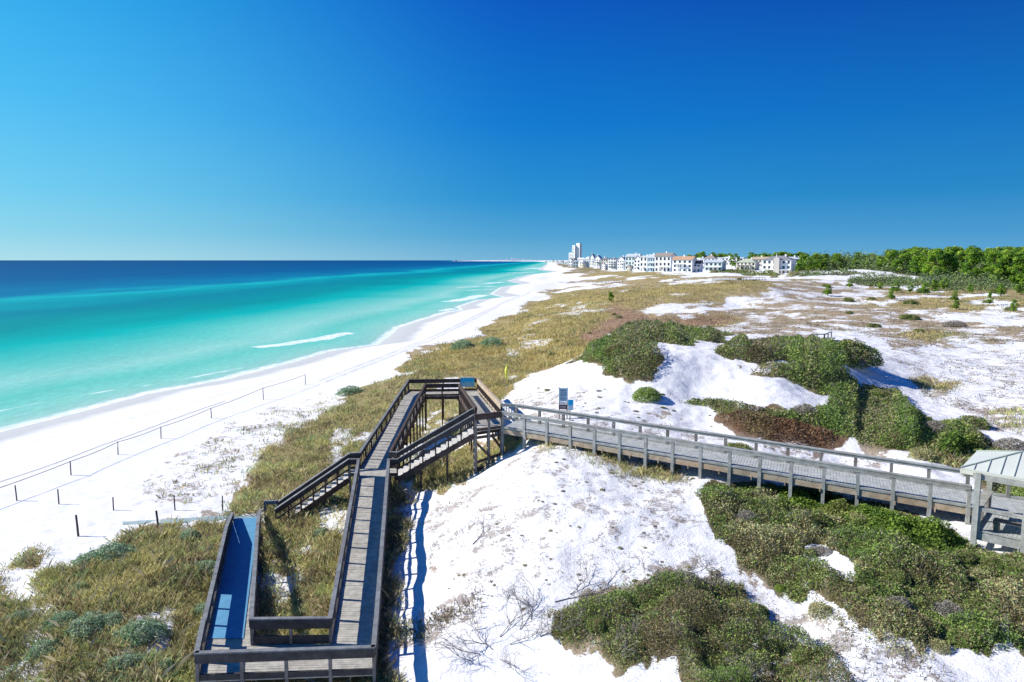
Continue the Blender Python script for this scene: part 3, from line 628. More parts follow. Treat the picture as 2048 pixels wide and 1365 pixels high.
cnt += scrub_zone('bright_shrubs', 'L', L_[0][2], 1.6, .9, 'small patch of bright green leaves left of the pavilion roof', 'shrubs', 6, lk=.0022)
cnt += scrub_zone('bright_shrubs', 'L', L_[1][2], 1.3, .6, 'bright green broad leaved band along the top of the right foreground thicket', 'shrubs', 12, lk=.0021, twig=.12)
cnt += scrub_zone('coastal_scrub', 'F', F_[0][2], 2.6, 4.2, 'low grey green scrub in front of the pine wood at right', 'shrubs', 8, lk=.0012)
woodpl = np.array([S(*hit(u, 0)) if False else S((u-1024)/FPX*(y*.993+1.1), y) for u, y in ((1588, 470), (1640, 462), (1700, 432), (1850, 340), (2048, 252), (2140, 243), (2140, 420), (1850, 600), (1588, 760))])
cnt += scrub_zone('undergrowth', 'F', woodpl, 3.4, 8.0, 'green undergrowth filling the floor of the pine wood at right', 'shrubs', 2, lk=.0014)
cnt += scrub_zone('coastal_scrub', 'F', F_[1][2], 2.2, 3.0, 'low dark scrub between the large white house and the pine wood', 'shrubs', 6, lk=.0014)
print('veg', cnt)

cnt += grass_zone('mixed_grass', 'O', O_[5][2], .5, 'dark grass growing close along the right side of the lower ramp', 'grass', .5, 10)
# individual shrubs ------------------------------------------------
def bush_mesh(kd, n, leaf, flat_=.7, lump=.35, seed=0, alt=None):
    th = RNG.uniform(0, 2*math.pi, n); cz = RNG.uniform(-.15, 1, n); sr = np.sqrt(np.clip(1-cz**2, 0, 1))
    d = np.stack([sr*np.cos(th), sr*np.sin(th), cz], -1)
    k = 1-lump+2*lump*(vnoise(d[:, 0]*2.6+seed, d[:, 1]*2.6+d[:, 2]*2.1, 91+seed)*.6+.4*vnoise(d[:, 0]*6+seed, d[:, 1]*6+d[:, 2]*5, 95+seed))*.9
    r = k*RNG.random(n)**.16
    P = d*r[:, None]; P[:, 2] = P[:, 2]*flat_+.12
    col = pick(kd, n, P[:, 0]*5, P[:, 1]*5+P[:, 2]*4, 1.4)
    return leaf_arrays(P, np.full(n, leaf), .4), np.repeat(col, 4, 0)
def make_bush(kd, n, leaf, name, flat_=.7, lump=.35, seed=0):
    root = empty(name); V, C = bush_mesh(kd, n, leaf, flat_, lump, seed)
    fastmesh('foliage', V, 4, C, M['leaf'], root)
    b = MB()
    for k in range(6):
        a = k*1.05+seed; b.tube([(0, 0, -.15), (math.cos(a)*.25, math.sin(a)*.25, .25*flat_+.1), (math.cos(a)*.55, math.sin(a)*.55, .55*flat_+.1)], [.05, .035, .015], 5)
    b.build('stem', M['wood_brown'], root); return root
def copy_tree(o, parent=None):
    c = o.copy(); COL.objects.link(c)
    if parent is not None: c.parent = parent
    for ch in kids(o): copy_tree(ch, c)
    return c
_used = set()
def place(proto, x, y, r, label, cat, group=None, sz=1.0, rz=None, sink=.1, z=None):
    o = proto if id(proto) not in _used else copy_tree(proto); _used.add(id(proto))
    o.location = (x, y, (g1(x, y) if z is None else z)-sink*r*sz); o.rotation_euler = (0, 0, random.uniform(0, 6.28) if rz is None else rz)
    o.scale = (r*random.uniform(.9, 1.1), r*random.uniform(.9, 1.1), r*sz); tag(o, label, cat, group); return o
PAL['Y'] = [(.30, .42, .06), (.22, .34, .05), (.38, .46, .10), (.15, .24, .04)]
PR_round = make_bush('Y', 5200, .045, 'round_shrub', .8, .12, 1)
PR_green = make_bush('D', 3600, .055, 'green_shrub', .65, .35, 2)
PR_teal = make_bush('T', 4800, .042, 'blue_green_shrub', .5, .4, 3)
PR_grey = make_bush('E', 2600, .05, 'grey_shrub', .6, .3, 4)
PR_tan = make_bush('O', 2600, .055, 'tan_shrub', .7, .35, 5)
PR_big = make_bush('D', 9000, .040, 'large_shrub', .75, .28, 6)
def bush_at(pr, u, v, wpx, label, cat='shrub', group=None, sz=1.0):
    x, y = hit(u, v); r = wpx*math.hypot(y, 10)/FPX
    return place(pr, x, y+r*.5, r, label, cat, group, sz)
bush_at(PR_round, 1296, 803, 29, 'neat round bright green bush standing alone on the white sand', sz=1.0)
bush_at(PR_big, 1712, 735, 56, 'tall dark rounded shrub at the top right of the centre thickets', sz=1.05)
bush_at(PR_green, 1958, 858, 33, 'leafy green shrub on the sand right of the long thicket')
bush_at(PR_grey, 2040, 905, 42, 'grey leafless shrub at the right edge above the pavilion roof', sz=.8)
bush_at(PR_big, 1250, 715, 46, 'dark rounded shrub rising from the thicket behind the warning signs', sz=.7)
bush_at(PR_green, 1600, 708, 42, 'dark shrub on the ridge between the two thicket arms', sz=.7)
bush_at(PR_green, 1480, 905, 26, 'green shrub seen through the boardwalk railing', sz=.8)
bush_at(PR_tan, 1648, 1232, 26, 'small tan shrub at the lower edge of the right foreground thicket')
bush_at(PR_tan, 1885, 1305, 22, 'light tan round shrub at the bottom of the right foreground thicket')
bush_at(PR_round, 1562, 1182, 11, 'tiny yellow green bush beside the sand path between the foreground thickets')
bush_at(PR_tan, 1728, 1048, 24, 'rust tan shrub hard against the boardwalk beside the bright green leaves')
bush_at(PR_grey, 1500, 1040, 22, 'pale grey dead shrub in the left part of the right foreground thicket')
bush_at(PR_grey, 1800, 1220, 26, 'pale grey dead shrub in the middle of the right foreground thicket')
bush_at(PR_tan, 1850, 920, 26, 'tan feathery shrub left of the pavilion roof')
for k, (u, v, r) in enumerate([(268, 1288, 38), (160, 1275, 34), (215, 1128, 36), (150, 1190, 20), (110, 1262, 30), (78, 1318, 28), (235, 1350, 30), (372, 1080, 18), (405, 1150, 26), (400, 1232, 20), (215, 1255, 22),
                 (700, 790, 20), (925, 700, 22), (985, 692, 20), (560, 1020, 14), (660, 1010, 18), (640, 1075, 16), (170, 1130, 24), (30, 1250, 22), (320, 1345, 20)]):
    bush_at(PR_teal, u, v, r*1.35, 'low blue green dune shrub among the golden grass left of the dune crest', 'shrub', 'blue green shrubs in the grass')
for (u, v, r, lb) in [(1825, 640, 20, 'dark green bush on white sand at right, brown sand behind it'), (1752, 655, 14, 'low dark oval bush on the white sand flat'), (1825, 609, 15, 'flat dark bush on the tan flat before the wood')]:
    bush_at(PR_green, u, v, r, lb, sz=.8)
bush_at(PR_grey, 1915, 655, 22, 'grey green dome bush on the flat at right', sz=.9)
for (u, v, r) in [(1220, 601, 5), (1237, 637, 9), (1228, 630, 5), (1115, 685, 7), (1480, 560, 6), (1655, 588, 10), (1655, 575, 9), (1700, 573, 8), (1745, 573, 9), (1783, 598, 10), (1792, 582, 11), (1850, 586, 14), (1870, 583, 12), (1885, 574, 12), (1910, 600, 9), (1910, 616, 8), (1978, 606, 9), (2000, 588, 16), (2025, 622, 12), (1940, 585, 9), (1700, 604, 12), (1745, 600, 8), (1985, 583, 10), (1550, 556, 8), (1590, 552, 14), (1430, 546, 9), (1350, 562, 4), (1560, 690, 12), (1330, 668, 12), (1105, 712, 9), (1180, 668, 5), (1840, 665, 10), (1700, 628, 8)]:
    bush_at(random.choice([PR_green, PR_green, PR_tan]), u, v, r, 'small scattered bush on the sand and grass flats below the houses and the wood', 'shrub', 'small bushes on the distant flats')
for k in range(70):
    u = random.uniform(870, 1440); v = random.uniform(905, 1200)
    t = (v-900)/300
    if u < 1110-260*t or u > 1180+300*t-20 and u > 1400: continue
    bush_at(random.choice([PR_grey, PR_tan]), u, v, random.uniform(2.2, 5.5), 'small dry tuft plant scattered on the white foreground dune', 'plant', 'dry tufts on the white foreground dune', .7)
for k in range(40):
    u = random.uniform(1060, 1500); v = random.uniform(775, 850)+max(0, (u-1200)*.12)
    bush_at(random.choice([PR_grey, PR_green]), u, v, random.uniform(2.5, 6), 'small dry tuft plant scattered on the sand behind the boardwalk', 'plant', 'dry tufts on the sand behind the boardwalk', .6)

for k in range(46):
    u = random.uniform(1420, 2040); v = random.uniform(1000, 1290)
    xx, yy = hit(u, v)
    if not inpoly(np.array([S(xx, yy)]), D_[6][2])[0]: continue
    place(random.choice([PR_green, PR_green, PR_big, PR_grey, PR_tan]), xx, yy, random.uniform(.28, .62), 'single bush standing out of the large right foreground thicket', 'shrub', 'bushes standing out of the right foreground thicket', .9)
for k in range(26):
    u = random.uniform(1090, 1680); v = random.uniform(1150, 1360)
    xx, yy = hit(u, v)
    if not inpoly(np.array([S(xx, yy)]), D_[7][2])[0]: continue
    place(random.choice([PR_green, PR_big, PR_grey]), xx, yy, random.uniform(.25, .5), 'single bush standing out of the bottom centre thicket', 'shrub', 'bushes standing out of the bottom centre thicket', .9)
for k in range(30):
    u = random.uniform(1350, 1960); v = random.uniform(770, 895)
    xx, yy = hit(u, v)
    if not (inpoly(np.array([S(xx, yy)]), D_[3][2])[0] or inpoly(np.array([S(xx, yy)]), D_[4][2])[0]): continue
    place(random.choice([PR_green, PR_big, PR_grey]), xx, yy, random.uniform(.5, 1.0), 'single bush standing out of the thicket behind the boardwalk', 'shrub', 'bushes standing out of the thicket behind the boardwalk', .9)
# pines ------------------------------------------------------------
def make_tree(seed):
    rs = np.random.default_rng(seed); root = empty('pine_tree'); b = MB()
    lean = rs.normal(0, .03, 2); tr = [(lean[0]*t*t*6, lean[1]*t*t*6, t-.02) for t in (0, .25, .5, .7, .85)]
    b.tube(tr, [.024, .020, .016, .012, .007], 6)
    Ps = []; nl = 26+seed % 4
    for k in range(nl):
        a = rs.uniform(0, 6.28); hh = rs.uniform(.16, .92); rr = .31*(1-abs(hh-.5)*1.35)*rs.uniform(.45, 1.05)
        c = np.array((math.cos(a)*rr, math.sin(a)*rr, hh)); b.tube([(0, 0, hh-.12), tuple(c*np.array((.6, .6, 1))-np.array((0, 0, .04))), tuple(c)], [.008, .006, .003], 4)
        m = 130; g = rs.normal(0, 1, (m, 3)); g /= np.linalg.norm(g, axis=1)[:, None]; g = g*rs.uniform(.6, 1, (m, 1))*np.array((.115, .115, .08))*rs.uniform(.75, 1.25)
        Ps.append(g+c)
    P = np.concatenate(Ps); n = len(P)
    base = np.array([(.25, .42, .04), (.18, .34, .04), (.36, .50, .07), (.12, .24, .04)]); kk = np.repeat(rs.integers(0, 4, nl), 130)
    col = base[kk]*rs.uniform(.7, 1.3, (n, 1))
    fastmesh('crown', leaf_arrays(P, np.full(n, .028), .5), 4, np.repeat(col, 4, 0), M['leaf'], root)
    b.build('trunk', M['wood_brown'], root); return root
TR = [make_tree(s) for s in (1, 2, 3, 4, 5)]
tn = 0
for k in range(298):
    u = random.uniform(1592, 2130); yf = float(np.interp(u, [1590, 1640, 1700, 1850, 2048, 2130], [462, 460, 430, 328, 236, 226]))
    t = random.random()**1.25; y = yf*(1+1.5*t); x = (u-1024)/FPX*(y*.993+1)
    H = random.uniform(8.5, 12.5)+2.5*t+1.8*(u > 1800)-1.2*(u < 1760)
    place(random.choice(TR), x, y, H, 'bushy green pine standing in the dense wood along the right horizon', 'tree', 'pines of the wood on the right', sink=0)
for k in range(60):
    u = random.uniform(1375, 1620); y = random.uniform(560, 760); x = (u-1024)/FPX*y
    place(random.choice(TR), x, y, random.uniform(11, 15), 'green pine rising behind the roofs of the houses', 'tree', 'pines behind the houses', sink=0)
for (u, v, h) in [(1783, 600, 3.2), (1792, 586, 4.0), (1850, 590, 4.2), (1868, 586, 4.6), (1888, 580, 4.4), (1910, 604, 3.0), (1912, 620, 2.2), (1980, 610, 3.0), (2002, 594, 4.0), (2028, 625, 2.8), (1655, 592, 3.4), (1700, 576, 2.8), (1940, 588, 3.2), (2040, 590, 4.2), (1820, 586, 3.2), (1760, 580, 3.0), (1222, 604, 2.6)]:
    x, y = hit(u, v); place(random.choice(TR), x, y, h, 'young scrubby pine standing alone on the flats in front of the wood', 'tree', 'young pines on the distant flats', sink=0)
for (u, y, h) in [(1600, 455, 11), (1612, 450, 10), (1625, 448, 12), (1595, 432, 6), (1590, 425, 5)]:
    place(random.choice(TR), (u-1024)/FPX*y, y, h, 'dark pine close beside the large white house at the edge of the wood', 'tree', 'pines beside the large white house', sink=0)
#@@STRUCT
# ------------------------------------------------------------------ timber structures
s_world = False
def jit(a): return a*(1+random.uniform(-.012, .012))
def lerp(a, b, t): return np.array(a)*(1-t)+np.array(b)*t
def aty(P, Q, y): P = np.array(P); Q = np.array(Q); return P+(Q-P)*((y-P[1])/(Q[1]-P[1]))
def railing(par, P, Q, h=.95, sp=1.4, board=.26, kick=.13, bal=0, solid=0, mr='wood_rail', mp_='wood', pw=.10, cap=.16, ground_posts=True, first=True, last=True, mid=0):
    P = np.array(P, float); Q = np.array(Q, float); L = np.linalg.norm((Q-P)[:2]); n = max(1, round(L/sp)); yaw = math.atan2(Q[1]-P[1], Q[0]-P[0])
    up = np.array((0, 0, 1.))
    for i in range(n+1):
        if (i == 0 and not first) or (i == n and not last): continue
        p = lerp(P, Q, i/n); b = MB(); z0 = (g1(p[0], p[1])-.4) if ground_posts else p[2]-.25
        b.post(p[0], p[1], min(z0, p[2]-.2), p[2]+h-.025, jit(pw), yaw+random.uniform(-.03, .03)); b.build('post', M[mp_], par)
    b = MB(); b.beam(P+up*h, Q+up*h, jit(cap), .045, .05); b.build('top_rail', M[mr], par)
    if board:
        b = MB(); b.beam(P+up*(h-.03-board/2), Q+up*(h-.03-board/2), jit(pw+.045), board, .03)
        if mid: b.beam(P+up*mid, Q+up*mid, jit(.05), .09, .02)
        b.build('side_board', M['wood_shaded' if mr == 'wood_rail' else mr], par)
    if kick: b = MB(); b.beam(P+up*(.02+kick/2), Q+up*(.02+kick/2), jit(pw-.03), kick, .02); b.build('kick_board', M['wood_shaded' if mr == 'wood_rail' else mr], par)
    if solid: b = MB(); b.beam(P+up*(.05+solid/2), Q+up*(.05+solid/2), jit(pw-.055), solid); b.build('side_panel', M['wood_shaded' if mr == 'wood_rail' else mr], par)
    if bal:
        b = MB(); m = int(L/bal)
        for i in range(1, m): p = lerp(P, Q, i/m); b.post(p[0], p[1], p[2]+.05, p[2]+h-.05, .042, yaw)
        b.build('balusters', M[mp_], par)
def deck(par, L0, L1, R0, R1, md='deck', mr='wood', pw=.14, name='deck', rim=.22, xb=0):
    L0, L1, R0, R1 = (np.array(q, float) for q in (L0, L1, R0, R1)); Ln = max(np.linalg.norm(L1-L0), np.linalg.norm(R1-R0)); n = int(Ln/pw); b = MB()
    for i in range(n):
        t0, t1 = i/n, (i+1)/n-.012/Ln; dz = random.uniform(-.004, .004); e = random.uniform(-.012, .012)
        a, c, d, f_ = lerp(L0, L1, t0), lerp(L0, L1, t1), lerp(R0, R1, t0), lerp(R0, R1, t1)
        s_ = (d-a)/np.linalg.norm(d-a)*e; a = a-s_; c = c-s_; d = d+s_; f_ = f_+s_
        up = np.array((0, 0, dz)); dn = np.array((0, 0, dz-.04)); b.hexa([a+dn, d+dn, f_+dn, c+dn, a+up, d+up, f_+up, c+up])
    b.build(name, M[md], par); b = MB(); dn = np.array((0, 0, -.045-rim/2))
    b.beam(L0+dn, L1+dn, .06, rim); b.beam(R0+dn, R1+dn, .06, rim); b.beam(lerp(L0, R0, .5)+dn, lerp(L1, R1, .5)+dn, .05, rim)
    if xb:
        m = int(Ln/xb)
        for i in range(m+1): b.beam(lerp(L0, L1, i/m)+dn*1.9, lerp(R0, R1, i/m)+dn*1.9, .05, .16, .12)
    b.build('stringer', M[mr], par)
H_ = .95; dz = lambda p, h=H_: np.array((p[0], p[1], p[2]-h))
# lower switchback ---------------------------------------------------
zb, zm, zf, zp, ze = 2.8, 4.0, 5.4, 6.5, 1.95
rl0, rl1 = dz(at(660, 1236, zb+H_)), dz(at(717, 919, zm+H_)); rr0, rr1 = dz(at(747, 1294, zb+H_)), dz(at(777, 919, zm+H_))
ll0, ll1 = dz(at(393, 1306, zb+H_)), at(465, 1038, ze); lr0, lr1 = dz(at(502, 1238, zb+H_)), at(520, 1036, ze)
ramp1 = empty('access_ramp', (rr0[0], rr0[1], 0)); ramp1.location = (0, 0, 0)
tag(ramp1, 'lower U shaped wooden ramp with blue grey rails and a landing at the bottom', 'ramp')
rlB = np.array((rl0[0], rl0[1], zb)); rrB = aty(rr0, rr1, rl0[1]); rrB[2] = zb; llB = aty(ll0, ll1, lr0[1]); llB[2] = zb
rlB[2] = zb
deck(ramp1, rlB, rl1, rrB, rr1, xb=1.4)
deck(ramp1, ll0, llB+(0, 0, .001), rr0, rrB, name='landing_deck', md='deck', pw=.14)
deck(ramp1, llB, ll1, lr0, lr1, name='ramp_deck', xb=1.4)
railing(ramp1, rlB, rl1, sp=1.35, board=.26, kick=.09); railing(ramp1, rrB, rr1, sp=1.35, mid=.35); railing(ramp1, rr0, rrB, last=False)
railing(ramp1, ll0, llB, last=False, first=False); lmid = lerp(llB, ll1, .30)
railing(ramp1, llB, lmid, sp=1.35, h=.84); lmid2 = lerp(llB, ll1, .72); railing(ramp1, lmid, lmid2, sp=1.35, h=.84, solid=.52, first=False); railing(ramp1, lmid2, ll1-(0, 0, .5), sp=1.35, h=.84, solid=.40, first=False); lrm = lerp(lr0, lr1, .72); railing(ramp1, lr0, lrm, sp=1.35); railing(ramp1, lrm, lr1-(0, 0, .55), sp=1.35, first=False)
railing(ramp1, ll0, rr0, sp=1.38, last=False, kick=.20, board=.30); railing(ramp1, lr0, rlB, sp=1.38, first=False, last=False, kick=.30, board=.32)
b = MB()   # weathered blue matting laid on the left run
m0 = lerp(llB, ll1, .03)+(.14, 0, .006); m1 = ll1+(.10, 0, .006); q0 = lerp(lr0, lr1, .03)+(-.32, 0, .006); q1 = lr1+(-.10, 0, .006)
up = np.array((0, 0, .018))
b.hexa([m0, q0, q1, m1, m0+up, q0+up, q1+up, m1+up]); o = b.build('ramp_matting', M['mat_blue']); tag(o, 'long blue matting laid over the left run of the lower ramp', 'mat')
b = MB(); prev = None
for u, va, vb_ in ((520, 1030, 1044), (470, 1032, 1045), (410, 1035, 1046), (350, 1039, 1048), (290, 1042, 1049), (245, 1045, 1050)):
    A = hit(u, va); B_w = hit(u, vb_); A = np.array((*A, g1(*A)+.03)); B_w = np.array((*B_w, g1(*B_w)+.03))
    if prev is not None: b.hexa([B_w-(0, 0, .12), prev[1]-(0, 0, .12), prev[0]-(0, 0, .12), A-(0, 0, .12), B_w, prev[1], prev[0], A])
    prev = (A, B_w)
o = b.build('beach_matting', M['mat_pale']); tag(o, 'pale blue matting running over the beach sand left from the ramp end', 'mat')
# middle landing and upper ramp ---------------------------------------
ml = dz(at(699, 919, zm+H_)); mr_ = dz(at(792, 919, zm+H_)); mlf = dz(at(701, 907, zm+H_)); mrf = dz(at(794, 905, zm+H_))
ul0, ul1 = dz(at(719, 906, zm+H_)), dz(at(817, 760, zf+H_)); ur0, ur1 = dz(at(780, 904, zm+H_)), dz(at(850, 769, zf+H_))
vo0, vo1 = dz(at(955, 758, zf+H_)), dz(at(1003, 808, zp+H_)); vi0, vi1 = dz(at(918, 768, zf+H_)), dz(at(952, 816, zp+H_))
ramp2 = empty('access_ramp'); tag(ramp2, 'upper wooden ramp on tall posts turning at a far landing over the grass', 'ramp')
deck(ramp2, ml, mlf, mr_, mrf, name='landing_deck', mr='wood_brown')
for p, q in ((ml, rl1), (rr1, mr_)): railing(ramp2, p, q, board=.26, first=True, last=False)
for p, q in ((mlf, ul0), (ur0, mrf)): railing(ramp2, p, q, board=.26, first=False, last=False)
K = dict(mr='wood_brown', mp_='wood_brown')
def raisez(p, z): return np.array((p[0], p[1], z))
ul1i = lerp(ul0, ul1, (ur1[1]-ul0[1])/(ul1[1]-ul0[1])); ul1i[2] = zf; vo0i = aty(vo0, vo1, vi0[1]); vo0i[2] = zf
deck(ramp2, ul0, ul1i, ur0, ur1, xb=1.5, mr='wood_brown'); deck(ramp2, ul1i, vo0i, ul1, vo0, name='landing_deck', mr='wood_brown')
deck(ramp2, vo0i, vo1, vi0, vi1, xb=1.5, mr='wood_brown', name='ramp_deck')
railing(ramp2, ul0, ul1, sp=1.5, bal=.50, board=.20, mr='wood_rail', mp_='wood_brown'); railing(ramp2, ur0, ur1, sp=1.5, bal=.42, board=.16, **K)
railing(ramp2, ul1, vo0, sp=1.5, first=False, **K); railing(ramp2, ur1, vi0, sp=1.4, first=False, mid=.4, **K)
railing(ramp2, vo0, vo1, sp=1.6, first=False, board=.3, bal=.22, mr='wood_tan', mp_='wood_brown'); railing(ramp2, vi0, vi1, sp=1.6, bal=.30, first=False, board=.14, **K)
# braces under the far landing and along the run
b = MB()
for t in (.25, .45, .65, .85):
    p = lerp(ur0, ur1, t); q = lerp(ul0, ul1, t); g_ = g1(p[0], p[1])
    b.beam((p[0], p[1]+.06, p[2]-.35), (q[0], q[1], g1(q[0], q[1])+.3), .04, .12)
b.build('cross_brace', M['wood_brown'], ramp2)
# platform at the dune crest -------------------------------------------
plat = empty('platform'); tag(plat, 'square wooden platform on heavy posts where the stairs, ramp and boardwalk meet', 'platform')
pA = dz(at(950, 830, zp+H_)); pB = dz(at(1003, 824, zp+H_)); pC = vo1.copy(); pD = vi1.copy()
deck(plat, pA, pD, pB, pC, mr='wood_brown', rim=.30, xb=.9)
railing(plat, pA, pB, sp=1.0, pw=.15, first=True, board=.28, mr='wood_brown', mp_='wood')
b = MB()
b.beam((pA[0], pA[1], 4.7), (pB[0], pB[1], 5.0), .05, .16); b.beam((pA[0]-.1, pA[1], 4.3), (pB[0]-.1, pB[1], 4.35), .05, .2)
b.beam((pA[0], pA[1]+.02, 5.9), (pA[0]+.9, pA[1]+.3, 4.9), .05, .14); b.beam((pB[0], pB[1]+.02, 5.3), (pB[0]-.6, pB[1]+.1, 6.1), .05, .14)
b.build('cross_brace', M['wood_brown'], plat)
# stairs ----------------------------------------------------------------
def stairs(label, Tn, Tf, Bn, Bf, n, group=None):
    st = empty('staircase'); tag(st, label, 'stairs')
    for i in range(n):
        t0, t1 = i/n, (i+1)/n; a, c = lerp(Tn, Bn, t0), lerp(Tn, Bn, t1); d, e = lerp(Tf, Bf, t0), lerp(Tf, Bf, t1); z = Tn[2]+(Bn[2]-Tn[2])*t1
        b = MB(); b.hexa([(a[0], a[1], z-.05), (c[0], c[1], z-.05), (e[0], e[1], z-.05), (d[0], d[1], z-.05), (a[0], a[1], z), (c[0], c[1], z), (e[0], e[1], z), (d[0], d[1], z)]); b.build('tread', M['tread'], st)
    for P, Q in ((Tn, Bn), (Tf, Bf)):
        b = MB(); o_ = np.array((0, 0, -.24)); s_ = .03 if P is Tf else -.03
        b.beam(np.array(P)+o_+(0, s_, 0), np.array(Q)+o_+(0, s_, 0), .05, .30); b.build('stringer', M['wood_brown'], st)
    for P, Q in ((Tn, Bn), (Tf, Bf)):
        railing(st, P, Q, sp=.72, board=.24, kick=0, mid=.38, mr='wood_rail', mp_='wood_brown', pw=.075, first=P is Tn, ground_posts=False)
    for t in (.35, .7):
        for P, Q in ((Tn, Bn), (Tf, Bf)):
            p = lerp(P, Q, t); b = MB(); b.post(p[0], p[1]+.06, g1(p[0], p[1])-.3, p[2]-.3, .1); b.build('support_post', M['wood_brown'], st)
    return st
stairs('upper flight of wooden stairs climbing right from the middle landing to the crest platform', pA+(-.06, 0, 0), dz(at(945, 818, zp+H_)), mr_+(.06, 0, 0), mrf+(.06, 0, 0), 14)
bN = dz(at(551, 1018, 2.85)); bF = dz(at(556, 1004, 2.85))
stairs('lower flight of wooden stairs dropping left from the middle landing into the grass', ml+(-.06, 0, 0), mlf+(-.06, 0, 0), bN, bF, 12)
b = MB(); b.beam(bF+(-.05, 0, .93), bF+(-.75, -.05, .93), .16, .20); b.post(bF[0]-.7, bF[1]-.05, bF[2]-.3, bF[2]+.85, .1)
o = b.build('rail_end', M['wood_rail'], [q for q in COL.objects if q.name.startswith('staircase')][-1])
# boardwalk ---------------------------------------------------------------
bw = empty('boardwalk'); tag(bw, 'long grey boardwalk with railings from the crest platform to the pavilion', 'boardwalk')
A = np.array((pB[0]+.05, pB[1], 6.5)); Bq = dz(at(1940, 972, 6.6)); Ext = lerp(A, Bq, 1.42)
Af = np.array((vo1[0]+.9, vo1[1]-.25, 6.5)); Bf_ = dz(at(1937, 942, 6.6)); Extf = lerp(Af, Bf_, 1.40)
deck(bw, A, Ext, Af, Extf, md='deck_pale', mr='wood_tan', rim=.26, xb=1.45)
railing(bw, A, Bq, sp=1.36, board=.13, kick=.10, mr='wood_pale', mp_='wood_pale', pw=.15, cap=.22)
railing(bw, Af, Extf, sp=1.5, board=.13, kick=.10, mr='wood_pale', mp_='wood', pw=.14, cap=.26)
railing(bw, vo1, Af, sp=1.0, board=.12, bal=.14, mr='wood_pale', mp_='wood_pale', first=False, last=False)
# pavilion -------------------------------------------------------------------
pav = empty('pavilion'); tag(pav, 'open pavilion with pale green metal hip roof on square posts cut by the right edge', 'pavilion')
e1 = np.array((.68, .733, 0)); e2 = np.array((.733, -.68, 0)); zd = 5.6
F0 = np.array((*at(1950, 1062, zd)[:2], zd)); LW, LL = 2.6, 7.0
deck(pav, F0, F0+e2*LL, F0+e1*LW, F0+e1*LW+e2*LL, md='deck_pale', mr='wood_pale', rim=.28, xb=1.2)
for i, (a, c) in enumerate([(0, -.02), (0, 1.55), (0, 3.6), (0, 5.6), (0, 7.0), (1, 0), (1, 1.8), (1, 3.6), (1, 5.4), (1, 7.0)]):
    p = F0+e2*c+e1*(LW*a)+e1*(-.06 if a == 0 else .06); b = MB(); b.post(p[0], p[1], g1(p[0], p[1])-.4, 7.92 if a or c != 1.55 else 7.92, .19, math.atan2(e2[1], e2[0])); b.build('roof_post', M['wood_pale'], pav)
railing(pav, F0+e2*.1, F0+e2*LL, sp=1.5, board=.07, kick=.05, mr='wood_pale', mp_='wood_pale', ground_posts=False)
railing(pav, F0+e1*.1, F0+e1*(LW-.1), sp=1.2, board=.22, kick=.12, mr='wood_pale', mp_='wood', ground_posts=False, cap=.34)
M['roof_green'] = plain('green_metal_roof', (.50, .52, .47), .5, .3, .06, .8)
M['trim'] = plain('cream_trim', (.55, .55, .47), .6, .2, .08)
E0 = at(1922, 938, 7.95); ow, ol = 3.2, 8.2
c4 = [E0, E0+e2*ol, E0+e2*ol+e1*ow, E0+e1*ow]; rz_ = np.array((0, 0, .62)); R0 = E0+e1*ow/2+e2*1.7+rz_; R1_ = E0+e1*ow/2+e2*(ol-1.7)+rz_
th_ = np.array((0, 0, .05)); b = MB()
for poly_ in ([c4[0], c4[1], R1_, R0], [c4[1], c4[2], R1_], [c4[2], c4[3], R0, R1_], [c4[3], c4[0], R0]):
    b.poly([p+th_ for p in poly_]); b.poly([p for p in poly_[::-1]])
for i in range(4): b.poly([c4[i], c4[(i+1) % 4], c4[(i+1) % 4]+th_, c4[i]+th_])
b.build('roof', M['roof_green'], pav)
M['seam'] = plain('roof_seam', (.30, .35, .32), .5, .3, .06)
b = MB()
for k in range(1, 20):
    t = k*.42; p = E0+e2*t; tt = min(1, t/1.7, (ol-t)/1.7); q = p+e1*(ow/2*tt)+rz_*tt; b.beam(p+th_*1.3, q+th_*1.3, .025, .04)
for p, q in ((c4[0], R0), (c4[3], R0), (R0, R1_), (c4[1], R1_), (c4[2], R1_)): b.beam(p+th_*1.4, q+th_*1.4, .07, .035)
b.build('roof_seams', M['seam'], pav)
b = MB()
for i in range(4): b.beam(c4[i]-(0, 0, .09), c4[(i+1) % 4]-(0, 0, .09), .05, .16)
b.build('fascia', M['trim'], pav)
b = MB()
for a in (0, 1): b.beam(F0+e1*(LW*a)+(0, 0, 2.18)-e2*.2, F0+e1*(LW*a)+e2*LL+(0, 0, 2.18), .14, .24)
b.build('roof_beam', M['wood_pale'], pav)
b = MB(); b.beam(F0+e1*.5+e2*.5+(0, 0, .45), F0+e1*.5+e2*3.0+(0, 0, .45), .42, .05)
for c in (.6, 1.7, 2.9): b.beam(F0+e1*.5+e2*c, F0+e1*.5+e2*c+(0.001, 0, .42), .3, .08)
tag(b.build('bench', M['wood']), 'low wooden bench under the pavilion roof behind its front railing', 'bench')
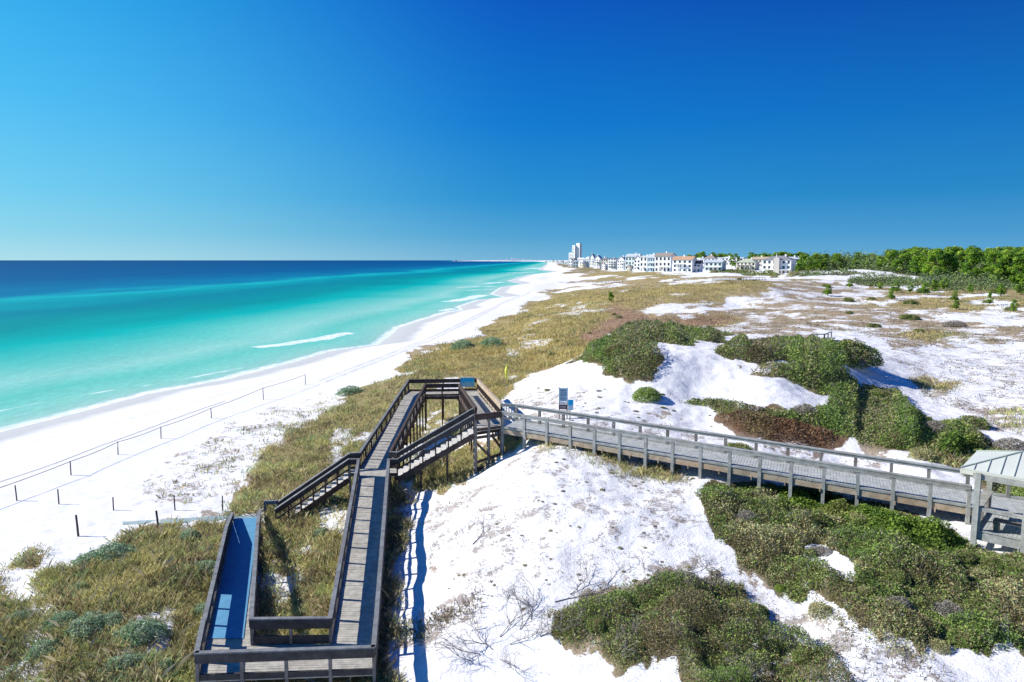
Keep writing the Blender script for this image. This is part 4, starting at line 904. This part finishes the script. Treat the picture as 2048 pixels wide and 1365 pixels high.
# signs, flag ------------------------------------------------------------------
M['sign_teal'] = plain('teal_sign', (.14, .45, .58), .5, .3, .1, 4); M['sign_grey'] = plain('grey_blue_sign', (.50, .68, .76), .5, .3, .06, 4)
M['sign_blue'] = plain('blue_sign', (.0, .48, .80), .5, .3, .06, 4); M['sign_white'] = plain('white_sign', (.75, .75, .75), .5, .3, .03)
M['sign_brown'] = plain('brown_sign', (.10, .045, .05), .6, .2, .1, 4); M['dark'] = plain('dark_ink', (.05, .10, .14), .6, .2, .1)
sg = empty('notice_board'); tag(sg, 'blue notice board fixed to the far railing of the ramp landing', 'sign')
p = at(921, 758, zf+.97); q = at(949, 758, zf+.97); b = MB(); b.beam(p+(0, -.12, -.26), q+(0, -.12, -.26), .03, .78); b.build('panel', M['sign_teal'], sg)
b = MB(); b.beam(p+(.08, -.139, -.1), q+(-.08, -.139, -.1), .004, .22); b.build('printed_area', M['sign_blue'], sg)
b = MB()
for k in range(4): b.beam(p+(.12, -.14, -.34-.07*k), q+(-.2-.05*(k % 2), -.14, -.34-.07*k), .004, .022)
b.build('lettering', M['sign_grey'], sg)
sx, sy = at(1126, 838, 5.9)[:2]; gz = g1(sx, sy)
sg = empty('warning_sign'); tag(sg, 'tall pale blue beach sign on two posts with a small brown board below', 'sign')
for dx in (-.24, .26):
    b = MB(); b.post(sx+dx, sy+.05, gz-.3, gz+2.02, .07); b.build('post', M['wood_pale'], sg)
b = MB(); b.box(sx-.27, sx+.29, sy-.02, sy+.01, gz+1.13, gz+2.0); b.build('panel', M['sign_grey'], sg)
b = MB()
for k, (z, w0, w1) in enumerate([(1.86, -.2, .2), (1.80, -.18, .1), (1.68, -.2, .22), (1.60, -.2, .15), (1.52, -.2, .2), (1.40, -.2, .05), (1.32, -.2, .2), (1.24, -.2, .18)]):
    b.box(sx+w0, sx+w1, sy-.026, sy-.02, gz+z, gz+z+.025)
b.build('lettering', M['dark'], sg)
b = MB(); b.box(sx-.22, sx+.20, sy-.02, sy+.01, gz+.94, gz+1.10); b.build('white_board', M['sign_white'], sg)
b = MB(); b.box(sx-.27, sx+.27, sy-.02, sy+.01, gz+.62, gz+.92); f = b.build('brown_board', M['sign_brown'], sg)
b = MB(); b.box(sx-.2, sx+.2, sy-.026, sy-.02, gz+.80, gz+.83); b.box(sx-.2, sx+.16, sy-.026, sy-.02, gz+.70, gz+.73); b.build('lettering', M['sign_white'], f)
sx2, sy2 = at(1140, 842, 5.9)[:2]; gz2 = g1(sx2, sy2)
sg = empty('warning_sign'); tag(sg, 'small sign with bright blue top half beside the tall beach sign', 'sign')
b = MB(); b.post(sx2, sy2+.05, gz2-.3, gz2+1.25, .07); b.build('post', M['wood_pale'], sg)
b = MB(); b.box(sx2-.14, sx2+.2, sy2-.02, sy2+.01, gz2+1.02, gz2+1.38); b.build('blue_panel', M['sign_blue'], sg)
b = MB(); b.box(sx2-.14, sx2+.2, sy2-.02, sy2+.01, gz2+.70, gz2+1.01); b.build('lower_panel', M['sign_grey'], sg)
M['flag'] = plain('yellow_flag', (.75, .75, .12), .6, .1, .08)
fx_, fy_ = hit(1012, 802); fz = g1(fx_, fy_); Zf = math.hypot(fy_, 11)
fl = empty('beach_flag'); tag(fl, 'furled yellow flag on a thin pole in the grass behind the far landing', 'flag')
hp = 84*Zf/FPX
b = MB(); b.tube([(fx_, fy_, fz-.2), (fx_, fy_, fz+hp)], .02, 6); b.build('pole', M['wood_pale'], fl)
b = MB(); pts = []; rad = []
for k in range(10): t = k/9; pts.append((fx_+.04+.03*math.sin(t*9), fy_, fz+hp*(.98-.56*t))); rad.append(.012+.10*math.sin(math.pi*min(1, t*.9+.03))**1.3)
b.tube(pts, rad, 8); b.build('cloth', M['flag'], fl, smooth=True)
# beach posts and ropes -----------------------------------------------------------
tops = {}
for i, (u, v, vt) in enumerate([(34, 1002, 972), (118, 1009, 980), (227, 1021, 996), (350, 1021, 992), (445, 1022, 993), (157, 1073, 1032), (317, 1057, 1023), (142, 951, 924), (236, 910, 885), (322, 878, 855), (423, 837, 817), (527, 800, 777), (611, 770, 750), (-70, 1030, 1000)]):
    x, y = hit(u, v); h = (v-vt)*math.hypot(y, 14)/FPX/.95; z = g1(x, y); b = MB(); r = .055 if i in (5, 6) else .038
    lx, ly = random.uniform(-.05, .05), random.uniform(-.05, .05)
    b.tube([(x, y, z-.3), (x+lx*.5, y+ly*.5, z+h*.5), (x+lx, y+ly, z+h)], [r, r*.96, r*.9], 7)
    o = b.build('fence_post', M['wood_brown']); tops[i] = np.array((x+lx, y+ly, z+h-.03))
    if i == 5: tag(o, 'thick leaning wooden post at the grass edge left of the blue matting', 'post')
    elif i == 6: tag(o, 'wooden post standing at the left end of the blue beach matting', 'post')
    else: tag(o, 'thin dark post standing on the white beach', 'post', 'thin posts of the beach fence')
def rope(pts, r, label):
    P = []
    for a, c in zip(pts[:-1], pts[1:]):
        for k in range(8):
            t = k/8; q = lerp(a, c, t); q[2] = max(q[2]-.25*4*t*(1-t)*.3, g1(q[0], q[1])+.03); P.append(q)
    P.append(pts[-1]); b = MB(); b.tube(P, r, 5); tag(b.build('rope', M['wood_brown']), label, 'rope')
l_ = hit(-70, 1030)
rope([tops[13], tops[7], tops[8], tops[9], tops[10], tops[11], tops[12]], .022, 'dark rope strung along the tops of the beach fence posts')
gp = []
for u, v in ((-30, 974), (100, 932), (200, 893), (300, 857), (380, 827), (450, 803)): x, y = hit(u, v); gp.append(np.array((x, y, g1(x, y)+.06)))
rope(gp, .014, 'thin rope lying on the beach sand on the sea side of the posts')
# dead branches ---------------------------------------------------------------------
M['deadwood'] = plain('dead_branch_wood', (.24, .22, .21), .9, .1, .3, 6)
def dead(u, v, L, az, label, seed, group=None):
    rs = random.Random(seed); x, y = hit(u, v); b = MB()
    def grow(p, d, L, r, dep):
        pts = [p]; n = 5
        for k in range(n):
            d = d+np.array((rs.uniform(-.4, .4), rs.uniform(-.4, .4), rs.uniform(-.25, .25))); d = d/np.linalg.norm(d); p = p+d*L/n
            gz_ = g1(p[0], p[1])
            if p[2] < gz_+.02: p = np.array((p[0], p[1], gz_+.02)); d[2] = abs(d[2])*.5
            if p[2] > gz_+.7: d[2] = -.3
            pts.append(p)
            if dep > 0 and rs.random() < .85:
                nd = d+np.array((rs.uniform(-1, 1), rs.uniform(-1, 1), rs.uniform(-.1, .7))); grow(p, nd/np.linalg.norm(nd), L*rs.uniform(.4, .7), r*.6, dep-1)
        b.tube(pts, [r*.85*(1-.75*k/n) for k in range(n+1)], 5)
    grow(np.array((x, y, g1(x, y)+.02)), np.array((math.cos(az), math.sin(az), .25)), L, .021, 3)
    tag(b.build('dead_branch', M['deadwood']), label, 'branch', group)
dead(1062, 1240, 1.6, 1.2, 'dark forked dead branch bending up to the top of the branch tangle', 1)
dead(1110, 1205, 2.2, .1, 'bare dead branch reaching right towards the grey green thicket', 2)
for k, (u, v, L, az) in enumerate([(985, 1300, 1.4, 2.5), (1000, 1275, 1.5, .8), (975, 1290, 1.3, -2.6), (1020, 1290, 1.2, 0), (960, 1310, 1.5, 3.4), (1040, 1260, 1.3, 1.7), (1000, 1320, 1.0, -.8), (945, 1325, 1.2, 3.6), (1065, 1215, 1.5, 2.6), (1140, 1190, 1.4, .5), (1080, 1275, 1.0, .1),
        (1150, 1255, 1.3, .4), (1180, 1290, 1.3, .2), (1120, 1290, 1.2, 2.9), (1230, 1310, 1.0, .3), (1280, 1180, 1.4, .6), (1350, 1150, 1.3, .3)]):
    dead(u, v, L, az, 'tangled grey dead branches lying on the white sand at the bottom centre', 10+k, 'dead branches of the bottom centre tangle')
dead(945, 1090, 1.3, .7, 'single short dead stick lying on the middle of the white dune', 40)

#@@HOUSES
# ------------------------------------------------------------------ houses, tower, skyline
def zat(v, y): return CAMZ-y*math.tan(math.atan((v-682.5)/FPX)+PITCH)
M['glass'] = plain('dark_glass', (.045, .06, .08), .15, .5, .2)
WALL = dict(white=(.86, .86, .85), cream=(.68, .64, .50), blue=(.50, .62, .72), pale=(.62, .72, .70), beige=(.60, .56, .50), grey=(.50, .50, .50))
ROOF = dict(orange=(.48, .30, .19), grey=(.22, .22, .24), brown=(.30, .25, .22), tan=(.45, .35, .24), white=(.70, .71, .73), green=(.42, .46, .34), metal=(.45, .49, .53), dark=(.10, .09, .10))
for k, c in WALL.items(): M['w_'+k] = plain(k+'_stucco', c, .8, .2, .05, .3)
for k, c in ROOF.items(): M['r_'+k] = plain(k+'_roofing', c, .7, .2, .1, .5)
def house(u0, u1, vt, ve, vb, y, wall, roof, rt, label, dp=.8, rz=-12, fl_=3, win=4, balc=False, group=None, winl=2, name='beach_house', cat='house', small=False):
    Zc = y*.993+1.2; x = ((u0+u1)/2-1024)/FPX*Zc; W = (u1-u0)/FPX*Zc*.88; D = W*dp
    z0 = zat(vb, y); He = zat(ve, y)-z0; Ht = zat(vt, y)-z0; root = empty(name, (x, y, z0), R(rz)); tag(root, label, cat, group)
    b = MB(); b.box(-W/2, W/2, -D/2, D/2, -3, He); b.build('wall', M['w_'+wall], root)
    o = .5 if not small else .3; b = MB(); a, c = W/2+o, D/2+o
    if rt == 'flat': b.box(-a, a, -c, c, He, He+.4); b.box(-a*.5, a*.3, -c*.4, c*.5, He+.4, max(Ht, He+.8))
    elif rt == 'gx':
        for s_ in (-1, 1): b.hexa([(-a, s_*c, He-.1), (a, s_*c, He-.1), (a, 0, Ht-.3), (-a, 0, Ht-.3), (-a, s_*c, He+.15), (a, s_*c, He+.15), (a, 0, Ht), (-a, 0, Ht)])
    elif rt == 'gy':
        for s_ in (-1, 1): b.hexa([(s_*a, -c, He-.1), (s_*a, c, He-.1), (0, c, Ht-.3), (0, -c, Ht-.3), (s_*a, -c, He+.15), (s_*a, c, He+.15), (0, c, Ht), (0, -c, Ht)])
    else:
        r_ = max(0, W/2-D/2)+.3; v = [(-a, -c, He), (a, -c, He), (a, c, He), (-a, c, He)]; p, q = (-r_, 0, Ht), (r_, 0, Ht)
        for f_ in ([v[0], v[1], q, p], [v[1], v[2], q], [v[2], v[3], p, q], [v[3], v[0], p], v[::-1]): b.poly(f_)
    b.build('roof', M['r_'+roof], root)
    if rt in ('gx', 'gy'):
        b = MB(); a, c = W/2-.02, D/2-.02
        if rt == 'gx':
            for s_ in (-1, 1): b.poly([(s_*a, -c, He), (s_*a, c, He), (s_*a, 0, Ht-.35)][::s_])
        else:
            for s_ in (-1, 1): b.poly([(-a, s_*c, He), (a, s_*c, He), (0, s_*c, Ht-.35)][::-s_])
        b.build('gable', M['w_'+wall], root)
    if not small:
        b = MB(); cx = W*random.uniform(-.3, .3); b.box(cx-.5, cx+.5, -.4, .5, He*.8, Ht+.9); b.build('chimney', M['w_white'], root)
        if not balc:
            b = MB(); pw_ = W*random.uniform(.22, .4); px_ = W*random.uniform(-.2, .2); zt = He*random.choice([.34, .66])
            b.box(px_-pw_, px_+pw_, -D/2-2.4, -D/2-.07, zt, zt+.25)
            for q in (-1, -.33, .33, 1): b.box(px_+q*pw_*.95-.12, px_+q*pw_*.95+.12, -D/2-2.3, -D/2-2.05, -3, zt)
            b.build('porch', M['w_white'], root)
    if small: win = min(win, 2); winl = 1; fl_ = min(fl_, 2)
    sh = He/fl_
    for f_ in range(fl_):
        for k in range(win):
            cx = -W/2+W*(k+.5)/win; ww = W/win*.24; b = MB(); zc = sh*(f_+.52); hh_ = sh*.27
            b.box(cx-ww, cx+ww, -D/2-.06, -D/2+.1, zc-hh_, zc+hh_); b.build('window', M['glass'], root)
        for k in range(winl):
            cy = -D/2+D*(k+.5)/winl; ww = D/winl*.18; b = MB(); zc = sh*(f_+.52); hh_ = sh*.27
            b.box(-W/2-.06, -W/2+.1, cy-ww, cy+ww, zc-hh_, zc+hh_); b.build('window', M['glass'], root)
        if balc and f_ > 0:
            b = MB(); z = sh*f_; b.box(-W/2*.92, W/2*.92, -D/2-2.0, -D/2-.08, z-.2, z); b.box(-W/2*.92, W/2*.92, -D/2-2.0, -D/2-1.93, z+.9, z+1.02)
            for k in range(9): xx = -W/2*.9+W*.9*k/8; b.box(xx-.05, xx+.05, -D/2-2.0, -D/2-1.9, z, z+.9)
            b.build('balcony', M['w_white'], root)
    return root
house(1345, 1391, 513, 520, 545, 470, 'white', 'orange', 'gx', 'three storey white house with orange tiled roof, left of the dark roofed annex', .55, -35, 3, 4, winl=3)
house(1388, 1404, 521, 528, 545, 468, 'white', 'dark', 'gx', 'small white annex with dark roof against the orange roofed house', .9, -35, 2, 2)
s1 = house(1526, 1588, 512, 520, 550, 440, 'white', 'grey', 'hip', 'large white three storey house with grey hip roof and square turret at the wood edge', .7, -35, 3, 6, winl=3)
Zs = 440/FPX; b = MB(); b.box(-1.2, 2.2, -8.6, -5.4, -2, zat(516, 440)-zat(550, 440)); tw = b.build('turret', M['w_beige'], s1); b = MB(); b.box(-.15, .15, -6.9, -6.6, 8, zat(508, 440)-zat(550, 440)); b.build('mast', M['w_white'], s1)
house(1574, 1601, 514, 519, 532, 500, 'blue', 'white', 'gx', 'blue grey house with white roof behind the large white house', .8, 14, 2, 3)
house(1474, 1516, 518, 525, 541, 500, 'cream', 'green', 'hip', 'cream house with pale green hip roof above the dark scrub mound', .8, -35, 2, 5)
house(1504, 1546, 514, 519, 534, 560, 'beige', 'tan', 'gx', 'long beige house with tan roof behind the cream house', .5, -35, 2, 6)
house(1434, 1492, 514, 516, 532, 590, 'white', 'white', 'flat', 'long flat white building in the second row of houses', .35, -35, 2, 7)
house(1410, 1450, 520, 525, 543, 480, 'pale', 'metal', 'gx', 'pale house with grey metal roof beside the dark trees in the front row', .7, -35, 2, 4, balc=True)
house(1408, 1434, 511, 517, 530, 600, 'white', 'brown', 'hip', 'small white house with brown roof peeking over the second row', .8, -35, 2, 3)
house(1388, 1412, 516, 519, 538, 560, 'white', 'white', 'flat', 'white flat roofed house right behind the annex', .8, -35, 2, 3)
house(1311, 1349, 506, 513, 545, 500, 'white', 'brown', 'gx', 'tall white house with long brown roof left of the orange roofed house', .8, -35, 3, 4, winl=3)
house(1297, 1314, 509, 516, 545, 520, 'blue', 'metal', 'gx', 'narrow light blue house with metal roof and balconies', 1.1, -35, 3, 3, balc=True)
house(1281, 1299, 512, 514, 545, 525, 'white', 'white', 'flat', 'slim white house with flat roof and large glass windows', 1.1, -35, 3, 2)
house(1252, 1283, 508, 514, 540, 620, 'pale', 'metal', 'gx', 'big pale green house with steep metal roof', .8, -35, 3, 4)
house(1268, 1284, 511, 520, 541, 560, 'white', 'white', 'gy', 'small white gabled house in front of the big pale green one', .8, -35, 3, 2)
house(1235, 1253, 513, 521, 538, 680, 'white', 'white', 'gy', 'white house with steep white gable left of the big pale green house', .8, -35, 3, 3)
house(1217, 1237, 517, 518, 537, 720, 'white', 'grey', 'flat', 'four storey white block with rows of dark balconies', .8, -35, 4, 3, balc=True)
house(1204, 1219, 515, 519, 534, 800, 'beige', 'grey', 'hip', 'beige grey block left of the four storey white one', .9, -35, 3, 3)
house(1189, 1205, 511, 519, 533, 900, 'white', 'white', 'gy', 'white house with pointed white gable beside the beige block', .8, -35, 3, 3)
house(1180, 1191, 508, 517, 531, 1000, 'white', 'metal', 'gy', 'tall narrow white house with sharp metal roof peak', .9, -35, 3, 2)
house(1170, 1181, 514, 519, 530, 1050, 'white', 'white', 'hip', 'white cottage with pyramid roof below the high rise', .9, -35, 3, 2)
house(1155, 1171, 516, 519, 528, 1200, 'white', 'white', 'gx', 'wide white house right under the high rise', .6, -35, 3, 4)
house(1608, 1621, 515, 517, 524, 620, 'white', 'white', 'gx', 'lone white roof half hidden in the pine wood', .6, -35, 1, 2)
house(1916, 1922, 524, 526, 530, 420, 'white', 'white', 'gx', 'tiny white house wall glimpsed between the pines at right', .6, 0, 1, 1, small=True)
for k in range(26):
    u = 1090+k*2.9+random.uniform(-1, 1); y = float(np.interp(u, [1088, 1110, 1130, 1165], [4200, 2600, 1700, 1150])); g_ = 5
    wpx = random.uniform(3, 7); vb = 682.5+FPX*math.tan(math.atan((CAMZ-g_)/y)-PITCH)+1
    h_ = random.uniform(3.0, 6.5)*min(1, 1400/y*1.2)+1.2
    house(u, u+wpx, vb-h_*1.3, vb-h_, vb, y, random.choice(['white', 'white', 'beige', 'pale', 'cream']), random.choice(['white', 'grey', 'metal', 'brown']), random.choice(['gx', 'gy', 'hip']), 'small distant white house in the row behind the far beach', .9, -35, 3, 2, small=True, group='small distant houses behind the far beach')
TWX = (1151-1024)/FPX*2100; HL = ['white cottage with a bright roof in the crowded far end of the house row']
for k in range(22):
    u = random.uniform(1138, 1262); y = float(np.interp(u, [1138, 1200, 1262], [1250, 860, 620]))*random.uniform(.93, 1.12)
    vb = 682.5+FPX*math.tan(math.atan((CAMZ-float(np.interp(u, [1138, 1262], [4.5, 6.5])))/y)-PITCH); W_ = random.uniform(6, 12); h_ = random.uniform(7, 15)
    house(u-W_/2, u+W_/2, vb-h_-random.uniform(1.5, 4), vb-h_, vb, y, random.choice(['white', 'white', 'white', 'pale', 'blue', 'cream']), random.choice(['white', 'white', 'metal', 'grey', 'brown']), random.choice(['gx', 'gy', 'gy', 'hip']), HL[0], .9, random.choice([-35, -50, -20]), random.choice([2, 3]), 2, small=True, group='crowded cottages at the far end of the house row')
for k in range(14):
    u = random.uniform(1275, 1530); y = random.uniform(560, 680)
    vb = 541; W_ = random.uniform(9, 20); h_ = random.uniform(15, 22)
    house(u-W_/2, u+W_/2, vb-h_-random.uniform(2, 5), vb-h_, vb, y, random.choice(['white', 'white', 'cream', 'blue', 'beige']), random.choice(['white', 'metal', 'grey', 'brown', 'tan']), random.choice(['gx', 'gy', 'hip']), 'house of the second row only partly seen behind the front houses', .9, random.choice([-35, -20, 10]), 3, 3, small=True, group='houses of the second row')
tw = empty('high_rise', (TWX, 2100, 0), R(-40)); tag(tw, 'tall white high rise with stepped top standing alone above the distant houses', 'tower')
def blk(u0, u1, vt, vb, y, nm, m, dpt=25):
    b = MB(); x0 = (u0-1024)/FPX*y; x1 = (u1-1024)/FPX*y; x0, x1 = TWX+(x0-TWX)*1.1, TWX+(x1-TWX)*1.1; x0 -= TWX; x1 -= TWX; b.box(x0, x1, y-2100-dpt/2, y-2100+dpt/2, zat(vb, y), zat(vt, y)); return b.build(nm, M[m], tw)
blk(1138.5, 1149, 506, 524, 2100, 'podium', 'w_white', 16); blk(1148, 1154, 491, 524, 2092, 'lower_tower', 'w_white', 9); blk(1153.5, 1161, 487, 524, 2100, 'main_tower', 'w_white', 11)
for k in range(10):
    v = 493+k*2.9; blk(1149.2, 1151, v, v+.9, 2087.2, 'window', 'glass', 1.2)
for k in range(5): v = 509+k*2.6; blk(1140, 1147.5, v, v+.6, 2091.8, 'window', 'glass', 1)
for (u, wpx, hp) in [(913, 2.2, 2.2), (978, 1.8, 2.8), (999, 3.2, 3), (1003.5, 2, 3.6), (1013, 2.4, 5.5), (1018, 2, 3), (1023, 2.6, 6.5), (1027, 3, 5), (1031.5, 3, 5.5), (1036, 2.5, 4.5), (1041, 2, 3), (1046.5, 2.2, 4.6), (1051, 2, 3), (1056, 3, 3.8), (1062, 3, 3.2), (1068, 3, 2.8), (1074, 3, 2.2), (1080, 3, 2.4)]:
    y = 12500; x = (u-1024)/FPX*y; m_ = 9.03; b = MB(); b.box(-wpx*m_/2, wpx*m_/2, -15, 15, -3, hp*m_+14*0)
    t = empty('skyline_tower', (x, y, 2)); b.build('block', M['w_white'], t); b = MB(); b.box(-wpx*m_/4, wpx*m_/4, -10, 10, hp*m_, hp*m_+5); b.build('roof_block', M['w_white'], t)
    tag(t, 'white resort tower of the far skyline on the sea horizon', 'tower', 'towers of the far skyline')
# low wooden walks far off
def lowwalk(pts, wd, hgt, label, name='low_boardwalk', m='wood'):
    root = empty(name); tag(root, label, 'boardwalk'); P = []
    for u, v in pts: x, y = hit(u, v); P.append(np.array((x, y, g1(x, y)+hgt)))
    b = MB(); c = MB()
    for p, q in zip(P[:-1], P[1:]):
        b.beam(p, q, wd, .12); n = max(2, int(np.linalg.norm(q-p)/3))
        for i in range(n+1): r_ = lerp(p, q, i/n); c.post(r_[0], r_[1], g1(r_[0], r_[1])-.3, r_[2]+.7, .12)
        c.beam(p+(0, 0, .7), q+(0, 0, .7), .1, .1)
    b.build('deck', M[m], root); c.build('railing', M[m], root)
lowwalk([(1117, 566.5), (1180, 566.5), (1245, 565.5)], 1.2, .5, 'thin dark walkway crossing from the grass to the far beach')
lowwalk([(1425, 562), (1480, 563), (1530, 562)], 1.2, .5, 'thin low walkway on the sand in front of the scrub mound')
lowwalk([(1618, 688), (1648, 686), (1662, 680)], 1.0, .25, 'short pale plank walk beside the tall dark shrub', m='wood_pale')
